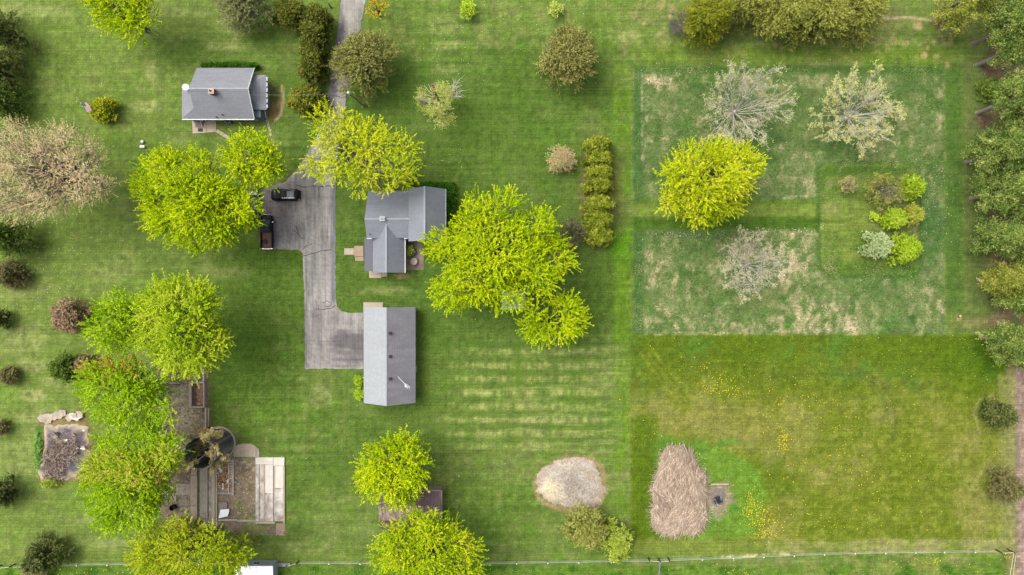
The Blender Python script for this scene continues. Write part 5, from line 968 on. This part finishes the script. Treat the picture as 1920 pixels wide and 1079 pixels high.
def pine(label, bx, by, h, R, seed, pal, low=.22, dens=1., group='pines along the right edge'):
    rng = rs(seed); b = P(bx, by); o = root('pine_tree', label, 'tree', (b.x, b.y, 0), group); lean = rng.randn(2)*.2
    MB().tube([(b.x, b.y, -.1), (b.x, b.y, .5), (b.x+lean[0]*.4, b.y+lean[1]*.4, h*.5), (b.x+lean[0], b.y+lean[1], h*.95)], [.48, .36, .26, .06], 9).build('trunk', M['bark_pale'], o)
    nb = int(62*dens); t = np.sort(low+(1-low)*rng.rand(nb)); a = rng.rand(nb)*6.28; prof = np.where(t < low+.12, .55+.45*rng.rand(nb), np.clip(1.15-1.0*((t-low)/(1-low))**1.4, .1, 1.)); L = R*prof*(.75+.35*rng.rand(nb))
    p0 = np.stack([b.x+lean[0]*t, b.y+lean[1]*t, h*t*.96], 1); dv = np.stack([np.cos(a), np.sin(a), .10+.25*rng.rand(nb)], 1); p1 = p0+dv*L[:, None]; Vb, Fb = sticks(p0, p1, .07, .025, 4)
    ends = []; 
    for i in range(nb):
        for f in np.arange(.45, 1.01, .22):
            ends.append(p0[i]+(p1[i]-p0[i])*f+np.array([rng.randn()*.35, rng.randn()*.35, .12+rng.rand()*.25]))
    E = np.array(ends); R_ = .55+.25*rng.rand(len(E)); u = np.clip(.5+rng.randn(len(E))*.17, 0, 1); m = len(E)
    tw, ft2 = sticks(E-np.array([0, 0, .3]), E, np.full(m, .03), .012, 3); np_mesh('branches', np.concatenate([Vb, tw]), np.concatenate([Fb, ft2+len(Vb)]), M['bark_dark'], o, kind='stuff')
    idx = np.repeat(np.arange(m), 30); d = unit(rng.randn(len(idx), 3)+np.array([0, 0, .6])); Vv, Ff, Cc = leaves(rng, E[idx]+d*.05, d, R_[idx]*1.25, 3, .26, .11, np.clip(u[idx]+rng.randn(len(idx))*.1, 0, 1), pal, side=.45, jit=.35, flat=.35, tri=True); np_mesh('crown', Vv, Ff, M['needle'], o, Cc); return o

G1 = 'lime green broadleaf trees'
tree('broadleaf_tree', 'big round lime green tree left of the parked cars', 'tree', [(250, 335), (262, 300), (290, 278), (330, 268), (365, 280), (400, 282), (412, 300), (420, 325), (455, 345), (485, 365), (490, 395), (478, 420), (455, 432), (440, 455), (400, 475), (385, 478), (340, 465), (300, 455), (270, 425), (268, 395), (245, 350)], 15, 4, LIME, 101, 210, 11, 20, group=G1)
tree('broadleaf_tree', 'smaller lime green tree directly south of the small house', 'tree', [(425, 265), (450, 245), (490, 245), (520, 262), (545, 300), (535, 325), (505, 345), (475, 355), (450, 345), (425, 325), (415, 295)], 12, 4, LIME, 102, 80, 11, 20, group=G1)
tree('broadleaf_tree', 'yellow-green tree overhanging the driveway and main house roof', 'tree', [(578, 215), (600, 195), (640, 198), (668, 205), (690, 225), (708, 212), (735, 240), (760, 245), (790, 265), (785, 295), (790, 325), (770, 350), (735, 365), (720, 375), (690, 360), (670, 375), (655, 372), (635, 345), (600, 350), (575, 340), (560, 320), (575, 295), (590, 270), (580, 245)], 15, 5, LIMEY, 103, 190, 11, 13, 16, group=G1, base=(675, 305), bark='bark_pale', under=.15)
tree('broadleaf_tree', 'largest lime green tree right of the main house patio', 'tree', [(875, 372), (905, 352), (960, 352), (985, 375), (985, 400), (1020, 380), (1040, 400), (1045, 430), (1065, 455), (1080, 495), (1060, 525), (1045, 555), (1000, 560), (985, 580), (950, 590), (905, 575), (850, 585), (820, 585), (800, 555), (810, 525), (830, 500), (790, 475), (795, 440), (830, 420), (850, 405)], 16, 4, LIME, 104, 280, 11, 17, group=G1, bark='bark_pale', under=.25)
tree('broadleaf_tree', 'lime green tree below the little white-roofed garden shed', 'tree', [(975, 590), (985, 565), (1030, 555), (1085, 548), (1095, 575), (1110, 600), (1090, 625), (1070, 655), (1050, 640), (1020, 655), (990, 640), (965, 615)], 11, 3.5, LIME, 105, 85, 11, 18, group=G1)
tree('broadleaf_tree', 'lime green tree standing alone in the rough grass paddock', 'tree', [(1255, 290), (1275, 265), (1310, 270), (1345, 250), (1365, 270), (1395, 270), (1435, 300), (1430, 330), (1405, 365), (1385, 400), (1345, 420), (1300, 440), (1285, 410), (1240, 405), (1225, 380), (1250, 350), (1232, 330)], 15, 4, LIMEY, 106, 180, 11, 20, group=G1)
tree('broadleaf_tree', 'fresh green tree left of the tallest yellow-green tree', 'tree', [(155, 620), (170, 590), (185, 560), (230, 540), (255, 560), (275, 600), (265, 650), (215, 660), (175, 655)], 13, 4, FRESH, 107, 75, 11, 20, group=G1)
tree('broadleaf_tree', 'tall yellow-green tree above the concrete planter box', 'tree', [(245, 590), (265, 545), (300, 525), (345, 513), (390, 525), (415, 560), (420, 600), (437, 635), (425, 675), (395, 690), (360, 715), (340, 715), (300, 690), (280, 660), (255, 640)], 17, 5, [(120, 158, 16), (162, 192, 26), (190, 208, 44), (206, 212, 80)], 108, 170, 11, 20, group=G1)
tree('broadleaf_tree', 'green tree with tan buds between the yard and burnt heap', 'tree', [(135, 705), (160, 675), (200, 665), (260, 668), (290, 690), (320, 720), (335, 760), (330, 795), (270, 800), (220, 800), (160, 785), (150, 750)], 14, 4, FRESH, 109, 120, 11, 17, group=G1, under=.2, pal2=([(164, 142, 54), (190, 164, 70), (204, 176, 86), (170, 160, 60)], lambda q: q[:, 1] < 700))
tree('broadleaf_tree', 'bushy green tree right of the burnt rubbish heap', 'tree', [(165, 860), (180, 815), (230, 800), (290, 790), (335, 810), (345, 860), (330, 900), (320, 940), (280, 985), (220, 1010), (185, 1000), (165, 960), (150, 915)], 15, 4, FRESH, 110, 175, 11, 19, group=G1, pal2=([(172, 178, 54), (192, 196, 60), (206, 200, 84), (180, 176, 70)], lambda q: (q[:, 1] > 850) & (q[:, 1] < 905)))
tree('broadleaf_tree', 'wide yellow-green tree at the bottom edge beside the white shed', 'tree', [(240, 1040), (255, 1000), (300, 975), (350, 960), (385, 985), (420, 990), (455, 1020), (495, 1045), (470, 1060), (440, 1085), (330, 1100), (250, 1085)], 14, 3.5, [(112, 142, 14), (156, 178, 20), (190, 200, 34), (186, 174, 80)], 111, 130, 11, 17, group=G1)
tree('broadleaf_tree', 'round lime green tree at the north side of the rusty shed', 'tree', [(660, 905), (668, 870), (690, 835), (720, 815), (760, 810), (795, 820), (805, 850), (808, 885), (790, 920), (775, 950), (735, 955), (700, 940), (675, 925)], 13, 4, LIME, 112, 115, 11, 20, group=G1)
tree('broadleaf_tree', 'bright yellow-green tree at the bottom edge below the rusty shed', 'tree', [(705, 1010), (720, 985), (745, 975), (785, 950), (830, 965), (870, 985), (900, 1020), (905, 1060), (895, 1100), (800, 1120), (705, 1100), (698, 1055)], 14, 4, [(124, 162, 8), (166, 194, 12), (196, 210, 30), (206, 200, 60)], 113, 150, 11, 20, group=G1)
tree('broadleaf_tree', 'lime green tree cut off by the top edge', 'tree', [(145, -40), (150, 0), (170, 25), (185, 60), (215, 68), (235, 88), (265, 65), (290, 45), (285, 10), (290, -40), (220, -60)], 12, 4, LIME, 114, 90, 11, 17, group=G1)
tree('blossom_tree', 'small golden yellow tree beside the top of the driveway', 'tree', [(683, 20), (690, 0), (700, -8), (718, -4), (728, 12), (724, 30), (706, 40), (690, 34)], 5, 1.5, YELLOW, 115, 34, 7, 16, 12, .18, .11, slen=.5, Rl=(.4, .7), trunk_r=.12, under=.5)
tree('budding_tree', 'wide tan budding tree at the left edge', 'tree', [(-50, 240), (20, 222), (70, 232), (140, 232), (190, 262), (206, 300), (218, 340), (206, 375), (150, 396), (90, 412), (40, 418), (-50, 424)], 16, 5, BUDS, 116, 260, 9, 14, 10, .17, .11, bark='bark_pale', slen=1.2, under=.2)
# bare and budding trees
bare_tree('budding_tree', 'nearly bare pale tree at upper left of the paddock', 1395, 195, 78, 12, 201, [(190, 190, 110), (210, 206, 130), (220, 214, 150)], 2400, .14, thick=1.0, prim=30, dens=3)
bare_tree('budding_tree', 'budding pale yellow tree at upper right of the paddock', 1618, 205, 78, 11, 202, [(186, 186, 104), (212, 210, 120), (224, 220, 140), (200, 200, 120)], 4200, .16, thick=.9, prim=28, dens=3)
bare_tree('budding_tree', 'faint thin-twigged bare tree on straw in the lower paddock', 1412, 495, 64, 8, 203, [(196, 190, 130), (214, 206, 150), (222, 214, 170)], 2200, .13, thick=.6, prim=28, dens=3)
bush('shrub', 'small round pinkish shrub left of the clipped row', 'shrub', 1052, 300, 29, 3.6, [(166, 128, 112), (196, 154, 134), (200, 170, 130), (184, 178, 96)], 204, n=75, ns=9, nl=6, ll=.2, lw=.08, slen=.7, Rl=.4, spread=.08, bark='bark_bare', inner=.3)
bare_tree('shrub_tree', 'grey leafless shrub between the largest tree and clipped row', 1073, 438, 26, 5, 205, [(120, 118, 76), (140, 138, 90), (110, 110, 70)], 1800, .16, thick=.6, bark='bark', cat='shrub')
bare_tree('orchard_tree', 'grey sparse orchard tree touching the round olive one', 1659, 356, 31, 5, 206, OLIVE, 2600, .16, thick=.7, bark='bark_pale')
bare_tree('orchard_tree', 'tiny pale orchard tree alone at the orchard left', 1592, 347, 15, 3, 207, PALEBUD, 700, .15, thick=.5, bark='bark_pale')
bare_tree('silo_tree', 'bushy grey-tan tree sprouting from the open silo top', 377, 848, 46, 9.6, 208, [(170, 158, 100), (206, 186, 104), (190, 160, 136), (206, 198, 100)], 6000, .19, thick=1.3, bark='bark_bare', loc=(411, 831), prim=13, limb_w=2.2, dens=2)
# half-dead tree near the driveway
hd = root('half_dead_tree', 'half-dead tree with cut stubs and drooping green shoots', 'tree', P(826, 198)); b = P(826, 198); T_ = lambda x, y, h: P(x, y, h)
MB().tube([b-Vector((0, 0, .1)), T_(823, 196, 2), T_(820, 190, 4)], [.6, .45, .36], 10).build('trunk', M['bark_pale'], hd)
MB().tube([T_(822, 192, 3.4), T_(805, 191, 4.3), T_(786, 187, 4.8)], [.34, .32, .26], 9).build('cut_limb', M['bark_pale'], hd); MB().tube([T_(820, 190, 3.8), T_(813, 172, 5.2), T_(811, 158, 6)], [.32, .3, .3], 9).build('cut_limb', mat('red_bark', alb((148, 112, 100)), .9, .3, 4), hd)
r = rs(21); s0 = []; s1 = []; ra = []
for k in range(16):
    p = np.array(T_(835+r.rand()*6, 182+r.rand()*8, 4.5)); e = np.array(T_(845+r.rand()*24, 148+r.rand()*36, 5.5+r.rand())); m_ = (p+e)/2+r.randn(3)*.2; s0 += [p, m_]; s1 += [m_, e]; ra += [.07, .045]
    for _ in range(3): s0.append(m_*.4+e*.6); s1.append(e+r.randn(3)*.5); ra.append(.025)
for tg in ((795, 160), (788, 175), (803, 158)):
    s0.append(np.array(T_(815, 183, 4.2))); s1.append(np.array(T_(*tg, 5.2))); ra.append(.06)
V_, F_ = sticks(np.array(s0), np.array(s1), np.array(ra), np.array(ra)*.5, 4); np_mesh('dead_branches', V_, F_, M['bark_bare'], hd)
HP = [(780, 180), (795, 164), (806, 175), (818, 158), (838, 156), (848, 172), (850, 190), (856, 214), (846, 232), (828, 238), (805, 230), (796, 212), (784, 204)]; q, e, z = sample_lobes(r, HP, 90, 2.5, 6.2, 5); z += 1.0; Cw = to_world(q, z); V_, F_, C_ = lobe_foliage(r, Cw, np.full(len(Cw), .6), (b.x, b.y), 13, .9, 8, .26, .10, [(124, 140, 60), (164, 176, 84), (190, 194, 108), (206, 202, 130)], np.clip(.5+r.randn(len(Cw))*.2, 0, 1), out=1., droop=.5); np_mesh('crown', V_, F_, M['leaf'], hd, C_)
# conifers and shrubs
GD = 'dark evergreen shrubs along the left edge'
bush('cedar_tree', 'orange-brown conifer alone on the upper lawn', 'tree', 1065, 112, 56, 9, CONIFB, 301, n=130, ns=11, nl=14, ll=.26, lw=.11, slen=1.25, Rl=.5, prof='dome', spread=.25, bark='bark_pale')
bush('juniper_tree', 'wide grey-brown juniper overhanging the driveway', 'tree', 686, 125, 60, 9, [(82, 80, 50), (124, 116, 66), (150, 140, 78), (158, 154, 76)], 302, n=150, ns=11, nl=14, ll=.26, lw=.11, slen=1.25, Rl=.5, prof='dome', spread=.3, bark='bark')
bush('juniper_tree', 'grey-brown juniper at the top edge left of evergreens', 'tree', 462, 15, 52, 8, [(92, 88, 66), (128, 122, 84), (148, 140, 92), (140, 134, 90)], 303, n=100, ns=10, nl=13, ll=.26, lw=.1, slen=1.25, Rl=.5, spread=.3, bark='bark_pale')
for i, (x, y, r_, h_, lb) in enumerate([(548, 32, 32, 5, 'dark evergreen shrub at the top left of the bent evergreen row'), (597, 40, 26, 5, 'dark evergreen shrub at the top right corner of the bent row'), (592, 74, 30, 5.5, 'broad dark evergreen shrub below the corner of the bent row'), (590, 106, 24, 4.5, 'middle dark evergreen shrub in the bent row'), (588, 134, 25, 4.5, 'lowest dark evergreen shrub in the bent row')]):
    bush('evergreen_shrub', lb, 'shrub', x, y, r_, h_, [(44, 54, 22), (82, 88, 34), (118, 114, 44), (146, 132, 60)], 310+i, group='bent row of evergreens by the driveway', n=70, ns=15, nl=8, ll=.3, lw=.13, slen=.6, Rl=.5, spread=.22)
bush('evergreen_shrub', 'oval green-brown shrub right of the small house steps', 'shrub', 576, 190, 35, 4, [(56, 62, 22), (98, 100, 34), (136, 130, 44), (160, 148, 56)], 316, ry=30, n=85, ns=15, slen=.55, Rl=.45)
for i, (y, r_) in enumerate([(275, 28), (300, 29), (326, 29), (352, 30), (385, 32), (415, 32), (443, 31)]):
    lb = ['topmost clipped shrub of the seven in the straight row', 'second clipped shrub from the top of the straight row', 'third clipped shrub from the top of the straight row', 'middle clipped shrub of the seven in the straight row', 'third clipped shrub from the bottom of the straight row', 'second clipped shrub from the bottom of the straight row', 'bottom clipped shrub of the seven in the straight row'][i]
    bush('arborvitae', lb, 'shrub', 1121, y, r_, 5.0, ARBOR, 330+i, ry=r_*.68, group='straight row of clipped shrubs', n=90, ns=16, nl=7, ll=.2, lw=.14, slen=.3, Rl=.28, spread=.04, out=.4, up=.4, inner=.3)
bush('shrub', 'round yellow-green shrub at the flagpole', 'shrub', 197.5, 207, 26, 3, GOLD, 340, n=60, ns=14, slen=.45, Rl=.4)
for i, (x, y, r_, h_, lb, pl_) in enumerate([(12, 70, 56, 9, 'large dark conifer at the top left edge', 0), (0, 135, 46, 9, 'dark conifer at the left edge below the largest one', 0), (14, 190, 40, 8, 'green conifer at the left edge above the tan tree', 2), (30, 445, 52, 8, 'dark spiky conifer below the tan tree', 2), (22, 515, 30, 5, 'brownish shrub below the dark spiky conifer', 1), (2, 598, 20, 4, 'small dark conifer on the left edge level with pink-brown shrub', 0), (130, 688, 31, 4.5, 'rounded dark green shrub with pink-brown side', 2), (22, 703, 17, 2, 'tiny grey-brown bush on the pale lawn at left', 1), (4, 803, 13, 2, 'tiny dark bush at the left edge above the shrubs', 1), (12, 920, 33, 5.5, 'dark brown-green round conifer at the lower left edge', 0), (92, 1040, 44, 6.5, 'dark round conifer in the bottom left by the fence', 0), (1866, 777, 31, 5, 'upper of two round dark shrubs at right by the ploughed field', 0), (1876, 910, 37, 5.5, 'lower of two round shrubs at right by the ploughed field', 1)]):
    bush('evergreen_shrub', lb, 'shrub', x, y, r_, h_, [CONIF, [(84, 74, 50), (120, 106, 70), (140, 124, 86), (120, 116, 66)], DKGRN][pl_], 350+i, group=GD if x < 300 else None, n=int(20+r_*1.3), ns=10, nl=13, ll=.26, lw=.11, slen=1.1 if r_ > 25 else .6, Rl=.4, prof='cone' if r_ > 28 else 'dome', spread=.2)
bush('shrub', 'pink-brown and green shrub left of the fresh green tree', 'shrub', 135, 590, 37, 4.5, PINKY, 370, ry=32, n=80, ns=13, nl=6, slen=.6, Rl=.45, spread=.3)
bush('shrub', 'pink-brown dry shrub beside the rounded dark green shrub', 'shrub', 162, 684, 20, 3, [(110, 80, 66), (150, 112, 92), (166, 128, 106)], 371, n=40, ns=12, nl=6, slen=.5, Rl=.4)
bush('shrub', 'pale dry shrub below the bottom left conifer', 'shrub', 66, 1072, 24, 2.5, [(140, 120, 90), (174, 150, 116), (160, 150, 90)], 372, n=45, ns=12, nl=6, ll=.24, lw=.07, slen=.7, Rl=.4)
bush('shrub', 'brownish-green shrub below the wood chip pile', 'shrub', 1098, 988, 43, 5, [(100, 100, 50), (140, 134, 66), (168, 158, 80), (182, 168, 106)], 373, n=110, ns=12, nl=7, ll=.26, lw=.12, slen=.65, Rl=.5, spread=.25, bark='bark_pale')
bush('shrub', 'yellow-green shrub touching the brownish one above the fence', 'shrub', 1154, 1014, 34, 4, OLIVE, 374, ry=40, n=90, ns=15, nl=7, ll=.22, lw=.13, slen=.45, Rl=.45)
bush('shrub', 'small yellow-green shrub near the top edge of the lawn', 'shrub', 878, 21, 18, 2, YGRN, 375, n=30, ns=10, nl=5, slen=.5, Rl=.35, inner=0)
bush('shrub', 'tiny pale yellow shrub at the top edge above the orange conifer', 'shrub', 1041, 19, 15, 2, [(150, 160, 60), (180, 182, 84), (196, 190, 100)], 376, n=22, ns=9, nl=5, slen=.5, Rl=.3, inner=0)
for i, (x, y, r_, pl_, lb) in enumerate([(1706, 351, 23, YGRN, 'round olive-yellow orchard tree at the upper right of the orchard'), (1672, 411, 21, YGRN, 'yellow-green orchard tree in the middle of the right column'), (1706, 405, 18, [(150, 150, 50), (176, 170, 60), (190, 180, 90)], 'thin yellow orchard tree at the orchard right border'), (1641, 461, 28, BLOSS, 'white blossoming orchard tree'), (1691, 469, 31, YGRN, 'largest yellow-green orchard tree beside the white blossom')]):
    bush('orchard_tree', lb, 'tree', x, y, r_, 3.6, pl_, 380+i, group='orchard trees in the mown square', n=int(r_*2.0), ns=12, nl=7, ll=.24, lw=.14, slen=.6, Rl=.42, spread=.3, mtl='leaf', bark='bark_pale')
bush('sapling', 'tiny green sapling in the middle of the orchard', 'sapling', 1639, 407, 10, 1.2, YGRN, 386, n=12, ns=7, nl=5, slen=.35, Rl=.22, inner=0)
for i, (x, y, rx_, ry_, h_, lb) in enumerate([(432, 126, 54, 7, 1.3, 'low clipped dark hedge behind the small house'), (845, 392, 11, 52, 1.8, 'dark clipped hedge along the main house east wall'), (810, 349, 44, 5, 1.4, 'thin dark hedge along the main house north gable')]):
    bush('hedge', lb, 'hedge', x, y, rx_, h_, HEDGE, 390+i, ry=ry_, n=160, ns=15, nl=6, ll=.16, lw=.11, slen=.25, Rl=.3, prof='box', spread=.02, out=.1, up=.7, inner=0)
for i, (x, y, r_, h_, pl_, lb) in enumerate([(674, 713, 9, 1.3, YGRN, 'yellow-green bush against the garage left wall, upper one'), (675, 739, 10, 1.4, YGRN, 'yellow-green bush against the garage left wall, lower one'), (768, 470, 9, 1.5, OLIVE, 'leafy potted bush on the main house patio'), (97, 905, 18, 1.2, OLIVE, 'pale green weeds below the burnt rubbish heap'), (72, 842, 8, .45, [(110, 150, 66), (136, 172, 84), (160, 184, 108)], 'strip of green weeds left of the burnt rubbish heap'), (352, 985, 34, 2.5, [(134, 118, 66), (168, 142, 84), (160, 150, 70), (186, 160, 110)], 'tan brush at the bottom of the concrete floor strips'), (455, 1012, 34, 2.2, [(104, 116, 40), (140, 140, 60), (150, 130, 90)], 'scrubby weeds below the low concrete kerb')]):
    bush('bush', lb, 'bush', x, y, r_, h_, pl_, 400+i, ry=[None, None, None, 9, 40, 16, 12][i], n=[22, 24, 22, 30, 16, 60, 50][i], ns=11, nl=6, ll=.2, lw=.1, slen=.4, Rl=.3)
GC = 'cedars along the top edge'
for i, (x, y, r_, ry_, h_, lb) in enumerate([(1322, 40, 46, 40, 9, 'mossy green cedar at the left end of the top row'), (1395, 8, 46, 40, 8, 'cedar second from left cut off by the top edge'), (1462, 30, 56, 46, 9, 'broad cedar in the middle of the top row'), (1530, 38, 54, 46, 9, 'cedar right of the middle in the top row'), (1600, 20, 50, 50, 9, 'yellowish cedar at the right end of the top row')]):
    bush('cedar_tree', lb, 'tree', x, y, r_, h_, CEDAR if i else [(78, 82, 20), (122, 122, 30), (150, 142, 44), (120, 120, 40)], 420+i, ry=ry_, group=GC, n=100, ns=11, nl=14, ll=.28, lw=.12, slen=1.5, Rl=.5, spread=.3, bark='bark_pale', out=1.2, up=-.1)
MB_ = bare_tree('dead_shrub', 'grey leafless fallen branches left of the mossy cedar', 1278, 42, 26, 3, 209, PALEBUD, 0, bark='bark_pale', thick=.9, cat='shrub')
# pines along the right edge
for i, (x, y, h_, R, pl_, lb) in enumerate([(1752, 34, 13, 5.2, PINEY, 'yellowish leaning pine with bare trunk at the top right'), (1826, 82, 15, 4.2, PINE, 'pine just below the yellowish one at the top right'), (1838, 18, 15, 4.6, PINE, 'pine cut off by the top edge near the corner'), (1833, 122, 14, 3.6, PINE, 'pine with long pale bare trunk in the upper right'), (1833, 212, 15, 4.0, PINE, 'pine with broken grey branches on its lower trunk'), (1812, 305, 14, 4.2, PINE, 'pine standing farthest left in the right row, upper one'), (1846, 275, 15, 4.4, PINE, 'pine behind the farthest left one'), (1822, 372, 13, 3.8, PINE, 'pine in the middle of the right row over dry needles'), (1858, 345, 15, 4.2, PINE, 'pine at the right edge above the bare needle patch'), (1828, 452, 10, 3.4, PINE, 'small pine just below the bare needle patch'), (1836, 526, 9, 2.6, PINEY, 'yellowish small pine level with the lane end'), (1872, 520, 13, 3.4, PINEY, 'yellowish pine cut off at the right edge'), (1866, 565, 9, 2.3, PINE, 'thin pine beside the lane end'), (1840, 632, 10, 3.6, PINE, 'pine at the bottom left of the right row'), (1866, 652, 11, 3.2, PINE, 'lowest pine of the right row above the ploughed field'), (1870, 225, 15, 4.2, PINE, 'pine at the right edge below the broken-branched one'), (1872, 415, 13, 3.8, PINE, 'pine at the right edge below the needle patch top'), (1868, 300, 14, 4.0, PINE, 'dense pine at the right edge level with the orchard top'), (1878, 470, 12, 3.4, PINE, 'pine at the right edge beside the small one'), (1866, 60, 15, 4.2, PINE, 'pine filling the top right corner')]):
    pine(lb, x, y, h_, R, 500+i, pl_, low=.42 if i in (1, 3, 4) else .22, dens=.8 if R < 3 else 1.)
bush('shrub', 'round green shrub under the right pines', 'shrub', 1852, 168, 21, 2.2, [(80, 100, 40), (112, 130, 50), (132, 146, 66)], 440, n=50, ns=14, nl=6, slen=.4, Rl=.4)
# ------------------------------------------------------------------ dandelions and seed heads in the grass
def scatter(name, label, clusters, sz, pal, seed, hz=.12):
    r = rs(seed); Q = []
    for cx, cy, sx, sy, n in clusters: Q.append(np.stack([cx+r.randn(n)*sx, cy+r.randn(n)*sy], 1))
    q = np.concatenate(Q); n = len(q); c = np.stack([(q[:, 0]-960)*S, (539.5-q[:, 1])*S, np.full(n, hz)+r.rand(n)*.06], 1); s = sz*(.6+.8*r.rand(n)); V = []
    for k in range(6): V.append(c+np.stack([np.cos(k*1.047)*s, np.sin(k*1.047)*s, r.randn(n)*.015], 1))
    V = np.stack(V, 1).reshape(-1, 3); C_ = np.repeat(alb(np.array(pal, float), GAIN*.62)[r.randint(0, len(pal), n)], 6, 0); o = np_mesh(name, V, np.arange(n*6).reshape(-1, 6), M['leaf'], None, C_, kind='stuff'); o['label'] = label
scatter('dandelions', 'yellow dandelion flowers scattered through the lower right meadow', [(1345, 722, 22, 10, 90), (1325, 690, 10, 6, 20), (1370, 730, 20, 16, 60), (1467, 828, 5, 12, 70), (1472, 822, 3, 5, 40), (1460, 760, 40, 30, 60), (1500, 745, 40, 30, 60), (1408, 950, 9, 18, 190), (1432, 978, 14, 16, 170), (1440, 1000, 16, 6, 60), (1500, 860, 60, 50, 90), (1600, 840, 90, 80, 90), (1700, 900, 90, 60, 60), (1560, 980, 70, 20, 50), (1750, 1055, 60, 8, 50), (1755, 1050, 6, 5, 20), (1385, 1068, 30, 6, 25), (150, 1070, 60, 6, 40), (1230, 840, 30, 40, 30), (1260, 680, 50, 30, 20), (1700, 700, 100, 50, 50), (1890, 1046, 6, 5, 14), (1000, 760, 100, 100, 10), (1320, 870, 40, 20, 25)], .066, [(226, 208, 16), (236, 216, 40), (206, 190, 40)], 601)
scatter('seed_heads', 'small white seed heads dotting the paddock grass', [(1290, 442, 40, 5, 110), (1480, 433, 30, 3, 40), (1755, 370, 20, 40, 60), (1770, 420, 20, 40, 30), (1300, 140, 80, 12, 40), (1650, 560, 80, 40, 40), (120, 490, 60, 40, 60), (870, 80, 60, 40, 60), (835, 300, 20, 20, 16), (90, 560, 50, 20, 40), (1640, 130, 120, 10, 30), (700, 860, 200, 60, 30), (180, 120, 60, 50, 40), (1040, 60, 80, 40, 30), (1440, 400, 250, 120, 80)], .055, [(204, 206, 176), (196, 200, 168), (226, 222, 206)], 602)
def tufts(name, label, n, boxes, pal, seed, hgt, sz):
    """clumps of longer grass standing in the unmown ground"""
    r = rs(seed); Q = []
    for x0, y0, x1, y1, k in boxes: Q.append(np.stack([x0+r.rand(k)*(x1-x0), y0+r.rand(k)*(y1-y0)], 1))
    q = np.concatenate(Q); nn = fbm(q[:, 0], q[:, 1], 13, 22, oct=4, seed=6)*.5+fbm(q[:, 0], q[:, 1], 42, oct=3, seed=77)*.5; keep = r.rand(len(q)) < sstep(.3, .55, nn); q = q[keep]; nn = nn[keep]; n = len(q)
    c = np.stack([(q[:, 0]-960)*S, (539.5-q[:, 1])*S, np.zeros(n)], 1); a = r.rand(n)*6.28; ax = np.stack([np.cos(a), np.sin(a), .5+r.rand(n)*.8], 1); L_ = hgt*(.6+.8*r.rand(n)); w = np.stack([-np.sin(a), np.cos(a), np.zeros(n)], 1)*(sz*(.6+.8*r.rand(n)))[:, None]
    V = np.stack([c-w, c+w, c+unit(ax)*L_[:, None]], 1).reshape(-1, 3); cc = pal_pick(pal, np.clip((nn-.35)*2.2+r.randn(n)*.18, 0, 1)); o = np_mesh(name, V, np.arange(n*3).reshape(-1, 3), M['leaf'], None, np.repeat(cc, 3, 0), kind='stuff'); o['label'] = label
tufts('long_grass', 'clumps of long unmown grass in the paddock and verges', 0, [(1190, 128, 1770, 374, 42000), (1190, 432, 1770, 626, 34000), (1540, 300, 1770, 520, 0), (0, 1066, 1895, 1120, 10000)], [(70, 108, 48), (96, 134, 62), (128, 146, 86), (176, 168, 122)], 610, .28, .05)

tufts('meadow_grass', 'short tufted grass of the lower right meadow', 0, [(1185, 630, 1885, 1012, 26000)], [(80, 106, 20), (104, 126, 34), (126, 138, 50), (140, 146, 66)], 611, .2, .05)
